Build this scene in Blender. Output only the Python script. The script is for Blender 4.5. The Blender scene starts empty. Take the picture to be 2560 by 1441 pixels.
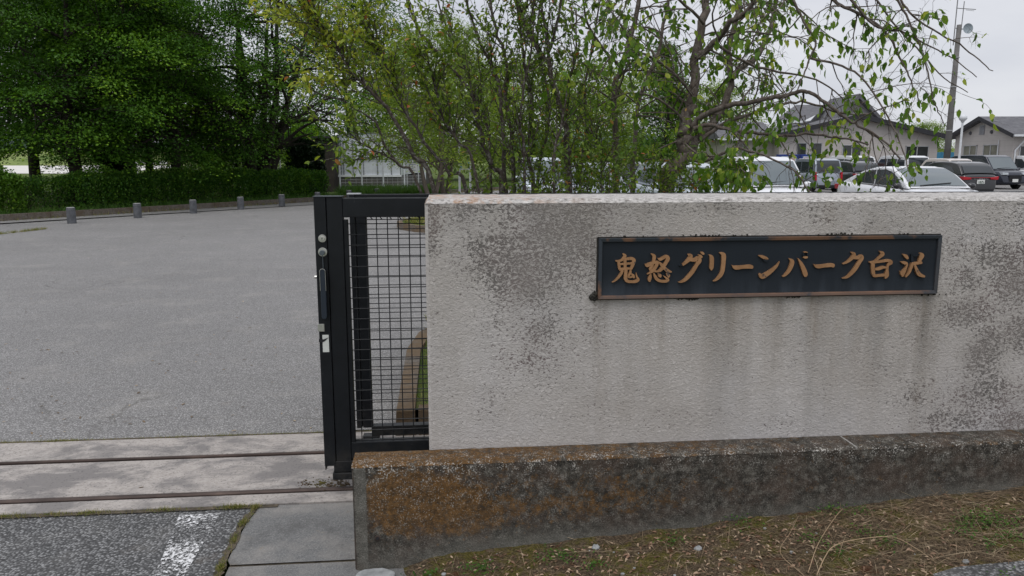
import bpy, bmesh, math, random
import numpy as np
from mathutils import Vector, Matrix

R = math.radians
sc = bpy.context.scene
COL = sc.collection

# ------------------------------------------------------------------ camera, sky, sun, exposure
EYE = 1.60
PITCH = R(9.54)
FPX = 1905.0                     # focal length in units of a 2560 px wide frame
cam_d = bpy.data.cameras.new('camera')
cam = bpy.data.objects.new('camera', cam_d)
COL.objects.link(cam)
cam.location = (0, 0, EYE)
cam.rotation_euler = (math.pi / 2 - PITCH, 0, 0)
cam_d.sensor_width = 36
cam_d.lens = 36 * FPX / 2560
cam_d.clip_start = 0.05
cam_d.clip_end = 3000
sc.camera = cam
sc.render.resolution_x, sc.render.resolution_y = 1024, 576
sc.view_settings.view_transform = 'Standard'
sc.view_settings.look = 'None'
sc.view_settings.exposure = 0.40
sc.view_settings.gamma = 1
sc.cycles.max_bounces = 8
sc.cycles.transparent_max_bounces = 8

SUN_EL, SUN_AZ = R(62), R(200)
w = bpy.data.worlds.new("World")
sc.world = w
w.use_nodes = True
nt = w.node_tree
nt.nodes.clear()
wo = nt.nodes.new('ShaderNodeOutputWorld')
bg = nt.nodes.new('ShaderNodeBackground')
bg.inputs['Strength'].default_value = 0.1
sky = nt.nodes.new('ShaderNodeTexSky')
sky.sky_type = 'NISHITA'
sky.sun_disc = False
sky.sun_elevation = SUN_EL
sky.sun_rotation = SUN_AZ
tc = nt.nodes.new('ShaderNodeTexCoord')
mp = nt.nodes.new('ShaderNodeMapping')
mp.inputs['Scale'].default_value = (1, 1, 3.2)
mp.inputs['Location'].default_value = (0.35, 0.1, 0.2)
nz = nt.nodes.new('ShaderNodeTexNoise')
nz.inputs['Scale'].default_value = 2.6
nz.inputs['Detail'].default_value = 5
nz.inputs['Roughness'].default_value = 0.5
cr = nt.nodes.new('ShaderNodeValToRGB')
e = cr.color_ramp.elements
e[0].position, e[0].color = 0.36, (0.575, 0.595, 0.66, 1)
e[1].position, e[1].color = 0.66, (0.735, 0.745, 0.785, 1)
sp = nt.nodes.new('ShaderNodeSeparateXYZ')
el = nt.nodes.new('ShaderNodeMapRange')      # overcast sky: the zenith is brighter than the horizon
el.inputs['From Min'].default_value = 0.16
el.inputs['From Max'].default_value = 1.0
el.inputs['To Min'].default_value = 8.0
el.inputs['To Max'].default_value = 12.4
vm = nt.nodes.new('ShaderNodeVectorMath')
vm.operation = 'SCALE'
mx = nt.nodes.new('ShaderNodeMix')
mx.data_type = 'RGBA'
mx.inputs[0].default_value = 0.95
L = nt.links.new
L(tc.outputs['Generated'], mp.inputs['Vector'])
L(mp.outputs['Vector'], nz.inputs['Vector'])
L(nz.outputs['Fac'], cr.inputs['Fac'])
L(tc.outputs['Generated'], sp.inputs[0])
L(sp.outputs['Z'], el.inputs['Value'])
L(cr.outputs['Color'], vm.inputs[0])
L(el.outputs['Result'], vm.inputs['Scale'])
L(sky.outputs['Color'], mx.inputs[6])
L(vm.outputs['Vector'], mx.inputs[7])
L(mx.outputs[2], bg.inputs['Color'])
L(bg.outputs['Background'], wo.inputs['Surface'])

sd = bpy.data.lights.new('sun', 'SUN')
sd.energy = 0.9
sd.angle = R(30)
sd.color = (1, 0.97, 0.93)
so = bpy.data.objects.new('sun', sd)
COL.objects.link(so)
sdir = Vector((math.sin(SUN_AZ) * math.cos(SUN_EL), math.cos(SUN_AZ) * math.cos(SUN_EL), math.sin(SUN_EL)))
so.rotation_euler = sdir.to_track_quat('Z', 'Y').to_euler()
so.location = (0, -5, 20)

# ------------------------------------------------------------------ measuring helpers
cT, sT = math.cos(PITCH), math.sin(PITCH)
def ray(px, py):
    x, u = (px - 1280) / FPX, (720 - py) / FPX
    return Vector((x, cT + u * sT, -sT + u * cT))
def G(px, py, z=0.0):
    d = ray(px, py); t = (z - EYE) / d.z
    return Vector((d.x * t, d.y * t, z))
def P(px, py, Y):
    d = ray(px, py); t = Y / d.y
    return Vector((d.x * t, Y, EYE + d.z * t))
PHI = R(5.4)
O = P(1065, 1130, 2.96); O.z = 0
AX = Vector((math.cos(PHI), math.sin(PHI), 0))
NB = Vector((-math.sin(PHI), math.cos(PHI), 0))
def WP(px, py, v=0.0):
    """point of the upright plane at depth v behind the wall face -> (s, z)"""
    d = ray(px, py); c = Vector((0, 0, EYE))
    t = (v - (c - O).dot(NB)) / d.dot(NB)
    p = c + d * t
    return (p - O).dot(AX), p.z
def GV(px, py, z=0.0):
    p = G(px, py, z) - O
    return p.dot(AX), p.dot(NB)
def WW(s, v, z=0.0):
    p = O + AX * s + NB * v
    return Vector((p.x, p.y, z))

# ------------------------------------------------------------------ object helpers
def tag(o, label=None, cat=None, group=None, kind=None):
    if label: o['label'] = label
    if cat: o['category'] = cat
    if group: o['group'] = group
    if kind: o['kind'] = kind
    return o
def thing(name, label, cat, loc=(0, 0, 0), rz=0.0, group=None):
    o = bpy.data.objects.new(name, None)
    COL.objects.link(o)
    o.location = loc; o.rotation_euler = (0, 0, rz)
    o.empty_display_size = 0.2
    return tag(o, label, cat, group)
def wthing(name, label, cat, group=None):        # a thing that lives in the wall's own frame
    return thing(name, label, cat, O, PHI, group)

class MB:
    def __init__(s): s.v = []; s.f = []; s.mi = []
    def add(s, vs, fs, mi=0):
        b = len(s.v); s.v += [tuple(p) for p in vs]
        s.f += [tuple(b + i for i in f) for f in fs]; s.mi += [mi] * len(fs)
    def box(s, x0, x1, y0, y1, z0, z1, mi=0):
        s.add([(x0,y0,z0),(x1,y0,z0),(x1,y1,z0),(x0,y1,z0),(x0,y0,z1),(x1,y0,z1),(x1,y1,z1),(x0,y1,z1)],
              [(0,3,2,1),(4,5,6,7),(0,1,5,4),(1,2,6,5),(2,3,7,6),(3,0,4,7)], mi)
    def prism(s, poly, y0, y1, ax='y', mi=0):
        """poly in the two axes other than ax, extruded along ax"""
        n = len(poly)
        def mk(p, t):
            return (p[0], t, p[1]) if ax == 'y' else ((t, p[0], p[1]) if ax == 'x' else (p[0], p[1], t))
        vs = [mk(p, y0) for p in poly] + [mk(p, y1) for p in poly]
        fs = [tuple(range(n)), tuple(range(2*n-1, n-1, -1))] + [(i, n+i, n+(i+1) % n, (i+1) % n) for i in range(n)]
        s.add(vs, fs, mi)
    def tube(s, pts, rad, n=8, cap=True, mi=0):
        pts = [Vector(p) for p in pts]
        if not hasattr(rad, '__len__'): rad = [rad] * len(pts)
        b = len(s.v); ref = None
        for i, p in enumerate(pts):
            t = (pts[min(i+1, len(pts)-1)] - pts[max(i-1, 0)])
            t = t.normalized() if t.length > 1e-9 else Vector((0, 0, 1))
            if ref is None:
                ref = t.orthogonal().normalized()
            ref = (ref - t * ref.dot(t))
            ref = ref.normalized() if ref.length > 1e-6 else t.orthogonal().normalized()
            q = t.cross(ref)
            for k in range(n):
                a = 2 * math.pi * k / n
                s.v.append(tuple(p + (ref * math.cos(a) + q * math.sin(a)) * rad[i]))
        for i in range(len(pts) - 1):
            for k in range(n):
                k2 = (k + 1) % n
                s.f.append((b+i*n+k, b+i*n+k2, b+(i+1)*n+k2, b+(i+1)*n+k)); s.mi.append(mi)
        if cap:
            s.f.append(tuple(b + k for k in range(n-1, -1, -1))); s.mi.append(mi)
            e_ = b + (len(pts)-1)*n
            s.f.append(tuple(e_ + k for k in range(n))); s.mi.append(mi)
    def cyl(s, c, r, h, axis=(0, 0, 1), n=20, r2=None, mi=0):
        c = Vector(c); a = Vector(axis).normalized()
        s.tube([c, c + a * h], [r, r if r2 is None else r2], n, True, mi)
    def sphere(s, c, r, n=10, sx=1, sy=1, sz=1, mi=0):
        b = len(s.v); c = Vector(c)
        for i in range(n + 1):
            th = math.pi * i / n
            for k in range(2 * n):
                ph = math.pi * k / n
                s.v.append((c.x + r*sx*math.sin(th)*math.cos(ph), c.y + r*sy*math.sin(th)*math.sin(ph), c.z + r*sz*math.cos(th)))
        for i in range(n):
            for k in range(2 * n):
                k2 = (k+1) % (2*n)
                s.f.append((b+i*2*n+k, b+(i+1)*2*n+k, b+(i+1)*2*n+k2, b+i*2*n+k2)); s.mi.append(mi)
    def build(s, name, mats, parent=None, smooth=False, bevel=0, loc=None, rz=None):
        me = bpy.data.meshes.new(name)
        me.from_pydata(s.v, [], s.f)
        me.validate(); me.update()
        if not isinstance(mats, (list, tuple)): mats = [mats]
        for m in mats: me.materials.append(m)
        if len(mats) > 1 and len(me.polygons) == len(s.mi):
            me.polygons.foreach_set('material_index', s.mi)
        if smooth:
            me.polygons.foreach_set('use_smooth', [True] * len(me.polygons))
        o = bpy.data.objects.new(name, me)
        COL.objects.link(o)
        if parent is not None: o.parent = parent
        if loc is not None: o.location = loc
        if rz is not None: o.rotation_euler = (0, 0, rz)
        if bevel:
            b = o.modifiers.new('bevel', 'BEVEL'); b.width = bevel; b.segments = 2; b.limit_method = 'ANGLE'; b.angle_limit = R(35)
        return o

def np_mesh(name, V, F, mat, tint=None, parent=None, smooth=False):
    """V (n,3), F (m,k) all faces with k corners, tint (m,)"""
    V = np.asarray(V, dtype=np.float32); F = np.asarray(F, dtype=np.int32)
    me = bpy.data.meshes.new(name)
    me.vertices.add(len(V)); me.vertices.foreach_set('co', V.ravel())
    m, k = F.shape
    me.loops.add(m * k); me.loops.foreach_set('vertex_index', F.ravel())
    me.polygons.add(m)
    me.polygons.foreach_set('loop_start', np.arange(0, m * k, k, dtype=np.int32))
    me.polygons.foreach_set('loop_total', np.full(m, k, dtype=np.int32))
    if smooth: me.polygons.foreach_set('use_smooth', np.ones(m, dtype=bool))
    me.update(calc_edges=True)
    if tint is not None:
        a = me.attributes.new('tint', 'FLOAT', 'FACE'); a.data.foreach_set('value', np.asarray(tint, dtype=np.float32))
    me.materials.append(mat)
    o = bpy.data.objects.new(name, me); COL.objects.link(o)
    if parent is not None: o.parent = parent
    return o

def copy_tree(o, parent=None):
    c = o.copy(); COL.objects.link(c)
    if parent is not None: c.parent = parent
    for ch in [x for x in bpy.data.objects if x.parent == o]:
        copy_tree(ch, c)
    return c

# ------------------------------------------------------------------ materials
class NT:
    def __init__(s, name, rough=0.85, metal=0.0, spec=0.3):
        s.m = bpy.data.materials.new(name); s.m.use_nodes = True
        s.t = s.m.node_tree; s.b = s.t.nodes['Principled BSDF']
        s.b.inputs['Roughness'].default_value = rough
        s.b.inputs['Metallic'].default_value = metal
        s.b.inputs['Specular IOR Level'].default_value = spec
        s.co = s.t.nodes.new('ShaderNodeTexCoord').outputs['Object']
    def put(s, sock, val):
        if hasattr(val, 'links') or isinstance(val, bpy.types.NodeSocket): s.t.links.new(val, sock)
        elif val is not None:
            try: sock.default_value = val
            except Exception: sock.default_value = (*val, 1)
    def map(s, scale=(1,1,1), loc=(0,0,0), vec=None):
        n = s.t.nodes.new('ShaderNodeMapping'); n.inputs['Scale'].default_value = scale; n.inputs['Location'].default_value = loc
        s.put(n.inputs['Vector'], vec or s.co); return n.outputs[0]
    def noise(s, scale, detail=3, rough=0.55, vec=None, dist=0.0):
        n = s.t.nodes.new('ShaderNodeTexNoise'); n.inputs['Scale'].default_value = scale
        n.inputs['Detail'].default_value = detail; n.inputs['Roughness'].default_value = rough; n.inputs['Distortion'].default_value = dist
        s.put(n.inputs['Vector'], vec or s.co); return n.outputs['Fac']
    def vor(s, scale, vec=None, feature='F1', out='Color'):
        n = s.t.nodes.new('ShaderNodeTexVoronoi'); n.feature = feature; n.inputs['Scale'].default_value = scale
        s.put(n.inputs['Vector'], vec or s.co)
        if out == 'Color':
            q = s.t.nodes.new('ShaderNodeSeparateColor'); s.t.links.new(n.outputs['Color'], q.inputs[0]); return q.outputs[0]
        return n.outputs[out]
    def ramp(s, fac, stops, interp='LINEAR'):
        n = s.t.nodes.new('ShaderNodeValToRGB'); r = n.color_ramp; r.interpolation = interp
        while len(r.elements) > 1: r.elements.remove(r.elements[-1])
        for i, (p, c) in enumerate(stops):
            el_ = r.elements[0] if i == 0 else r.elements.new(p)
            el_.position = p
            el_.color = (c, c, c, 1) if not hasattr(c, '__len__') else (*c, 1)
        s.put(n.inputs[0], fac); return n.outputs[0]
    def mix(s, fac, a, b, mode='MIX'):
        n = s.t.nodes.new('ShaderNodeMix'); n.data_type = 'RGBA'; n.blend_type = mode
        s.put(n.inputs[0], fac)
        for i, x in ((6, a), (7, b)):
            if isinstance(x, bpy.types.NodeSocket): s.t.links.new(x, n.inputs[i])
            else: n.inputs[i].default_value = (x, x, x, 1) if not hasattr(x, '__len__') else (*x, 1)
        return n.outputs[2]
    def math(s, op, a, b=0.0, clamp=False):
        n = s.t.nodes.new('ShaderNodeMath'); n.operation = op; n.use_clamp = clamp
        s.put(n.inputs[0], a); s.put(n.inputs[1], b); return n.outputs[0]
    def xyz(s, vec=None):
        n = s.t.nodes.new('ShaderNodeSeparateXYZ'); s.put(n.inputs[0], vec or s.co); return n.outputs
    def attr(s, name):
        n = s.t.nodes.new('ShaderNodeAttribute'); n.attribute_name = name; return n.outputs['Fac']
    def bump(s, h, strength=0.4, dist=0.01):
        n = s.t.nodes.new('ShaderNodeBump'); n.inputs['Strength'].default_value = strength; n.inputs['Distance'].default_value = dist
        s.put(n.inputs['Height'], h); s.t.links.new(n.outputs[0], s.b.inputs['Normal']); return n.outputs[0]
    def col(s, c): s.put(s.b.inputs['Base Color'], c); return s
    def rgh(s, c): s.put(s.b.inputs['Roughness'], c); return s

def plain(name, c, rough=0.6, metal=0.0, spec=0.3, var=0.12, scale=6.0):
    n = NT(name, rough, metal, spec)
    f = n.noise(scale, 4)
    n.col(n.ramp(f, [(0.3, tuple(x * (1 - var) for x in c)), (0.7, tuple(min(1, x * (1 + var)) for x in c))]))
    return n.m

def leaf_mat(name, stops, trans=0.35, rough=0.5, spec=0.25):
    """leaf colour from each leaf's own tint; part of the light passes through"""
    n = NT(name, rough, 0, spec)
    t = n.attr('tint')
    c = n.ramp(t, stops)
    n.col(c)
    tr = n.t.nodes.new('ShaderNodeBsdfTranslucent')
    c2 = n.mix(1.0, c, (1.0, 1.0, 0.45), 'MULTIPLY')
    n.t.links.new(c2, tr.inputs['Color'])
    ms = n.t.nodes.new('ShaderNodeMixShader'); ms.inputs[0].default_value = trans
    n.t.links.new(n.b.outputs[0], ms.inputs[1]); n.t.links.new(tr.outputs[0], ms.inputs[2])
    n.t.links.new(ms.outputs[0], n.t.nodes['Material Output'].inputs['Surface'])
    return n.m

def m_asphalt(name, dark, light, scale=90, worn=None):
    n = NT(name, 0.9, 0, 0.25)
    cell = n.vor(scale); dist = n.vor(scale, out='Distance'); c2 = n.noise(scale * 1.6, 3)
    chip = n.math('MULTIPLY', n.ramp(dist, [(0.30, 1.0), (0.62, 0.0)]), n.ramp(cell, [(0.15, 0.15), (0.95, 1.0)]))
    f = n.math('ADD', n.math('MULTIPLY', chip, 0.72), n.math('MULTIPLY', c2, 0.28))
    c = n.ramp(f, [(0.08, dark), (0.42, tuple((a + b) / 2 for a, b in zip(dark, light))), (0.85, light)])
    c = n.mix(n.ramp(n.noise(0.35, 5, 0.65), [(0.35, 0.0), (0.7, 0.35)]), c, tuple(x * 0.9 for x in dark))
    c = n.mix(n.ramp(n.noise(1.7, 6, 0.7), [(0.52, 0.0), (0.75, 0.30)]), c, (light[0] * 0.85, light[1] * 0.82, light[2] * 0.76))
    c = n.mix(n.ramp(n.noise(6, 4, 0.6, n.map((1, 1, 1), (3, 6, 0))), [(0.62, 0.0), (0.78, 0.25)]), c, (0.16, 0.12, 0.085))
    wv = n.map((1, 1, 0)); nn = n.t.nodes.new('ShaderNodeTexNoise'); nn.inputs['Scale'].default_value = 1.5; nn.inputs['Detail'].default_value = 5; n.t.links.new(wv, nn.inputs['Vector'])
    va = n.t.nodes.new('ShaderNodeVectorMath'); va.operation = 'ADD'; n.t.links.new(wv, va.inputs[0]); vs_ = n.t.nodes.new('ShaderNodeVectorMath'); vs_.operation = 'SCALE'; vs_.inputs['Scale'].default_value = 0.9; n.t.links.new(nn.outputs['Color'], vs_.inputs[0]); n.t.links.new(vs_.outputs[0], va.inputs[1])
    crk = n.math('MULTIPLY', n.ramp(n.vor(0.33, va.outputs[0], 'DISTANCE_TO_EDGE', 'Distance'), [(0.0, 1.0), (0.0045, 0.0)]), n.ramp(n.noise(0.5, 3, .6, n.map((1, 1, 1), (20, 3, 0))), [(0.50, 0.0), (0.58, 0.45)]))
    c = n.mix(crk, c, (0.05, 0.045, 0.035))
    n.col(c)
    n.bump(n.math('ADD', n.math('MULTIPLY', chip, .8), c2), 0.6, 0.006)
    return n.m
M = {}
M['asphalt'] = m_asphalt('plaza asphalt', (0.135, 0.131, 0.128), (0.47, 0.46, 0.45), 110)
M['road'] = m_asphalt('road asphalt', (0.040, 0.040, 0.040), (0.36, 0.36, 0.36), 85)
M['lot'] = m_asphalt('parking asphalt', (0.14, 0.14, 0.14), (0.27, 0.27, 0.27), 40)

def m_concrete():
    n = NT('track concrete', 0.9, 0, 0.25)
    base = n.ramp(n.noise(60, 4, 0.7), [(0.3, (0.31, 0.28, 0.255)), (0.7, (0.44, 0.405, 0.375))])
    vec = n.map((0.9, 1.5, 1))
    st = n.ramp(n.noise(2.6, 7, 0.68, vec, .4), [(0.44, 0.0), (0.56, 1.0)])
    c = n.mix(n.math('MULTIPLY', st, 0.85), base, (0.17, 0.16, 0.155))
    c = n.mix(n.ramp(n.noise(5, 4, 0.6, n.map((0.5, 3, 1), (3, 1, 0))), [(0.6, 0.0), (0.75, 0.6)]), c, (0.50, 0.46, 0.42))
    c = n.mix(n.ramp(n.vor(150), [(0.9, 0.0), (0.97, 0.5)]), c, (0.07, 0.07, 0.07))
    n.col(c); n.bump(n.noise(140, 4, 0.7), 0.35, 0.004)
    return n.m
M['concrete'] = m_concrete()
def m_apron():
    n = NT('apron concrete', 0.9, 0, 0.25)
    base = n.ramp(n.noise(160, 3, 0.7), [(0.35, (0.115, 0.115, 0.115)), (0.62, (0.20, 0.20, 0.195)), (0.72, (0.33, 0.32, 0.31))])
    c = n.mix(n.ramp(n.noise(2.6, 6, 0.68), [(0.46, 0.0), (0.66, 0.7)]), base, (0.30, 0.28, 0.255))
    c = n.mix(n.ramp(n.noise(4.0, 6, 0.7, n.map((1, 1, 1), (9, 4, 0))), [(0.50, 0.0), (0.66, 0.6)]), c, (0.07, 0.068, 0.066))
    c = n.mix(n.ramp(n.noise(14, 3, 0.6, n.map((1, 1, 1), (5, 2, 0))), [(0.66, 0.0), (0.76, 0.4)]), c, (0.26, 0.20, 0.13))
    n.col(c); n.bump(n.noise(180, 4, 0.7), 0.4, 0.004)
    return n.m
M['apron'] = m_apron()

def m_stucco():
    """rough-cast plaster; attribute 'dirt' says where mould sits, the recesses of the stucco take it first"""
    n = NT('weathered rough-cast plaster', 0.92, 0, 0.2)
    vec = n.map((1, 1, 1.3))
    h1 = n.noise(72, 4, 0.66, vec, 0.8)
    h2 = n.noise(150, 3, 0.6, vec)
    h3 = n.noise(14, 4, 0.6, n.map((1, 1, 1.3), (3, 3, 3)))
    worm = n.math('ADD', n.math('MULTIPLY', h1, 0.72), n.math('MULTIPLY', h2, 0.28))
    dirt = n.attr('dirt')
    big = n.noise(4.5, 6, 0.7)
    base = n.ramp(n.noise(1.3, 5, 0.6), [(0.3, (0.455, 0.42, 0.385)), (0.5, (0.525, 0.495, 0.47)), (0.7, (0.535, 0.515, 0.51))])
    base = n.mix(n.ramp(h3, [(0.35, 0.0), (0.75, 0.30)]), base, (0.34, 0.315, 0.285))
    base = n.mix(n.ramp(h1, [(0.55, 0.0), (0.68, 0.6)]), base, (0.74, 0.70, 0.67))
    d = n.math('MINIMUM', n.math('MULTIPLY', n.math('ADD', dirt, 0.12), n.math('ADD', -0.10, n.math('MULTIPLY', big, 2.3))), 1.15)
    thr = n.math('ADD', 0.355, n.math('MULTIPLY', d, 0.165))
    m = n.math('MULTIPLY', n.math('SUBTRACT', thr, worm), 15.0, True)
    mould = n.ramp(n.noise(3.2, 3), [(0.42, (0.095, 0.088, 0.082)), (0.6, (0.12, 0.086, 0.084))])
    c = n.mix(n.math('MULTIPLY', m, 0.90), base, mould)
    soft = n.math('MULTIPLY', n.math('MULTIPLY', n.math('ADD', dirt, 0.12), n.ramp(n.noise(2.4, 5, 0.65, n.map((1, 1, .7), (8, 1, 1))), [(0.32, 0.0), (0.68, 1.0)])), 0.62, True)
    c = n.mix(soft, c, (0.27, 0.248, 0.23))
    strk = n.attr('streak')
    sn = n.ramp(n.noise(7, 5, 0.62, n.map((1, 1, 0.09))), [(0.40, 0.0), (0.64, 1.0)])
    c = n.mix(n.math('MULTIPLY', n.math('MULTIPLY', strk, sn), 0.62, True), c, n.ramp(n.noise(6, 3, .6, n.map((1, 1, .2), (2, 2, 2))), [(.4, (0.20, 0.19, 0.175)), (.62, (0.27, 0.22, 0.165))]))
    c = n.mix(n.ramp(n.noise(75, 2, 0.5, n.map((1, 1, 1), (7, 7, 7))), [(0.76, 0.0), (0.79, 0.7)]), c, (0.09, 0.075, 0.06))
    n.col(c)
    n.bump(n.math('ADD', worm, n.math('MULTIPLY', h3, 0.3)), 1.0, 0.009)
    return n.m
M['stucco'] = m_stucco()
def m_cap():
    n = NT('wall top plaster', 0.92, 0, 0.2)
    b = n.ramp(n.noise(90, 4, 0.7, n.map((0.5, 1, 1))), [(0.36, (0.20, 0.185, 0.17)), (0.5, (0.46, 0.44, 0.42)), (0.68, (0.66, 0.63, 0.60))])
    x = n.xyz()
    left = n.math('MULTIPLY', n.math('SUBTRACT', 0.75, x[0]), 1.6, True)
    ru = n.math('MULTIPLY', left, n.ramp(n.noise(22, 4, 0.65), [(0.45, 0.0), (0.6, 1.0)]))
    c = n.mix(n.math('MULTIPLY', ru, 0.7), b, (0.38, 0.19, 0.08))
    n.col(c); n.bump(n.noise(110, 4, 0.6), 0.8, 0.006)
    return n.m
M['cap'] = m_cap()

def m_lichen():
    n = NT('lichened concrete', 0.95, 0, 0.2)
    f = n.noise(220, 4, 0.75)
    mot = n.math('ADD', n.math('MULTIPLY', n.noise(34, 5, 0.72), 0.6), n.math('MULTIPLY', f, 0.4))
    base = n.ramp(mot, [(0.38, (0.018, 0.017, 0.015)), (0.5, (0.062, 0.056, 0.047)), (0.63, (0.19, 0.18, 0.155))])
    c = n.mix(n.ramp(n.noise(6.5, 5, 0.65, n.map((1, 1, 1), (2, 0, 5))), [(0.45, 0.0), (0.66, 0.6)]), base, n.ramp(f, [(.35, (0.065, 0.044, 0.034)), (.65, (0.145, 0.105, 0.08))]))
    top = n.attr('lich')
    ol = n.math('ADD', n.math('MULTIPLY', n.noise(19, 6, 0.74), 0.66), n.math('MULTIPLY', n.noise(95, 4, 0.7), 0.34))
    m = n.math('MULTIPLY', n.math('SUBTRACT', ol, n.math('SUBTRACT', 0.69, n.math('MULTIPLY', top, 0.26))), 9.0, True)
    lc = n.ramp(n.noise(60, 4, 0.7, n.map((1, 1, 1), (1, 7, 2))), [(0.35, (0.065, 0.038, 0.016)), (0.55, (0.165, 0.085, 0.026)), (0.72, (0.27, 0.14, 0.045))])
    c = n.mix(n.math('MULTIPLY', m, 0.78), c, lc)
    ro = n.ramp(n.vor(30, n.map((1, 1, 1), (4, 1, 4)), out='Distance'), [(0.10, 0.8), (0.22, 0.0)])
    c = n.mix(n.math('MULTIPLY', ro, n.ramp(n.noise(3, 4), [(0.45, 0.0), (0.6, 0.8)])), c, n.ramp(n.noise(5, 2), [(.4, (0.022, 0.02, 0.018)), (.6, (0.17, 0.09, 0.03))]))
    wl = n.ramp(n.math('ADD', n.math('MULTIPLY', n.noise(150, 3, 0.7, n.map((1, 1, 1), (4, 4, 4))), .7), n.math('MULTIPLY', n.noise(24, 3, .6), .3)), [(0.555, 0.0), (0.60, 0.9)])
    c = n.mix(n.math('MULTIPLY', wl, n.attr('white'), True), c, (0.47, 0.45, 0.41))
    c = n.mix(n.math('MULTIPLY', n.attr('clean'), n.ramp(n.noise(9, 4), [(0.3, 0.4), (0.6, 0.9)])), c, n.ramp(f, [(0.35, (0.10, 0.10, 0.085)), (0.65, (0.225, 0.215, 0.19))]))
    n.col(c); n.bump(n.math('ADD', n.noise(120, 5, 0.75), n.math('MULTIPLY', mot, .6)), 0.9, 0.007)
    return n.m
M['lichen'] = m_lichen()

def m_soil():
    n = NT('mossy soil', 0.95, 0, 0.15)
    a = n.noise(95, 5, 0.75)
    base = n.ramp(a, [(0.34, (0.035, 0.026, 0.018)), (0.5, (0.11, 0.08, 0.052)), (0.66, (0.27, 0.205, 0.135))])
    moss = n.ramp(n.noise(7.0, 5, 0.68), [(0.48, 0.0), (0.60, 0.9)])
    mc = n.ramp(n.noise(120, 3, 0.6), [(0.35, (0.05, 0.052, 0.01)), (0.65, (0.19, 0.165, 0.03))])
    c = n.mix(n.math('MULTIPLY', moss, 0.85), base, mc)
    rd = n.ramp(n.noise(11, 4, 0.6, n.map((1, 1, 1), (3, 8, 1))), [(0.62, 0.0), (0.7, 0.7)])
    c = n.mix(rd, c, (0.10, 0.035, 0.015))
    n.col(c); n.bump(n.noise(70, 6, 0.75), 1.0, 0.02)
    return n.m
M['soil'] = m_soil()
def m_grassground():
    n = NT('rough grass ground', 0.95, 0, 0.1)
    c = n.ramp(n.noise(3, 6, 0.7), [(0.35, (0.05, 0.085, 0.02)), (0.55, (0.10, 0.14, 0.035)), (0.72, (0.19, 0.17, 0.08))])
    n.col(c); n.bump(n.noise(30, 5, 0.7), 1.0, 0.04)
    return n.m
M['grassg'] = m_grassground()
M['gravel'] = plain('pale gravel', (0.62, 0.60, 0.56), 0.95, var=0.15, scale=0.4)
M['joint'] = plain('earth in the joints', (.085, .07, .05), .95, var=.6, scale=22)
def m_black():
    n = NT('black powder-coated aluminium', 0.42, 0.0, 0.28)
    c = n.ramp(n.noise(9, 5, 0.7), [(0.3, (0.005, 0.006, 0.0075)), (0.75, (0.010, 0.012, 0.015))])
    c = n.mix(n.ramp(n.noise(90, 3, 0.6, n.map((1, 1, .5))), [(0.70, 0.0), (0.76, 0.35)]), c, (0.10, 0.10, 0.10))
    dust = n.math('MULTIPLY', n.math('MULTIPLY', n.math('SUBTRACT', 0.30, n.xyz()[2]), 3.2, True), n.ramp(n.noise(14, 5, .7), [(0.40, 0.0), (0.65, 0.45)]))
    n.col(n.mix(dust, c, (0.10, 0.09, 0.075)))
    n.rgh(n.ramp(n.noise(22, 5, 0.7), [(0.3, 0.36), (0.7, 0.56)]))
    return n.m
M['black'] = m_black()
M['steel'] = plain('brushed steel', (0.62, 0.61, 0.58), 0.32, 0.85, 0.5, 0.1, 30)
M['greymetal'] = plain('dark grey knob', (0.12, 0.14, 0.16), 0.4, 0.5, 0.5)
M['sticker'] = plain('worn white sticker', (0.62, 0.64, 0.60), 0.6, var=0.08, scale=30)
M['tape'] = plain('black scuff', (0.02, 0.02, 0.022), 0.7)
M['handle'] = plain('slate handle grip', (0.022, 0.03, 0.042), 0.45)
def m_rust():
    n = NT('rusty rail steel', 0.6, 0.35, 0.4)
    n.col(n.ramp(n.noise(14, 5, 0.7, n.map((0.3, 1, 1))), [(0.3, (0.03, 0.021, 0.018)), (0.6, (0.085, 0.06, 0.05)), (0.8, (0.17, 0.12, 0.095))]))
    return n.m
M['rust'] = m_rust()
def m_plate():
    n = NT('dark patinated bronze board', 0.55, 0.1, 0.22)
    x = n.xyz()
    c = n.ramp(n.noise(3, 4), [(0.3, (0.011, 0.0145, 0.019)), (0.7, (0.018, 0.024, 0.032))])
    low = n.attr('low')
    drip = n.ramp(n.noise(11, 4, 0.6, n.map((1, 1, 0.14))), [(0.45, 0.0), (0.7, 1.0)])
    c = n.mix(n.math('MULTIPLY', low, n.math('ADD', n.math('MULTIPLY', drip, 0.75), 0.25), True), c, (0.055, 0.066, 0.082))
    n.col(c); n.bump(n.noise(160, 3), 0.15, 0.002)
    return n.m
M['plate'] = m_plate()
def m_copper():
    n = NT('rubbed copper', 0.48, 0.45, 0.4)
    c = n.ramp(n.noise(30, 4, 0.6), [(0.3, (0.33, 0.175, 0.085)), (0.7, (0.46, 0.255, 0.13))])
    c = n.mix(n.ramp(n.noise(16, 4, 0.6, n.map((1, 1, 1), (9, 3, 1))), [(0.66, 0.0), (0.70, 0.85)]), c, (0.04, 0.05, 0.062))
    n.col(c)
    return n.m
M['copper'] = m_copper()
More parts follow.
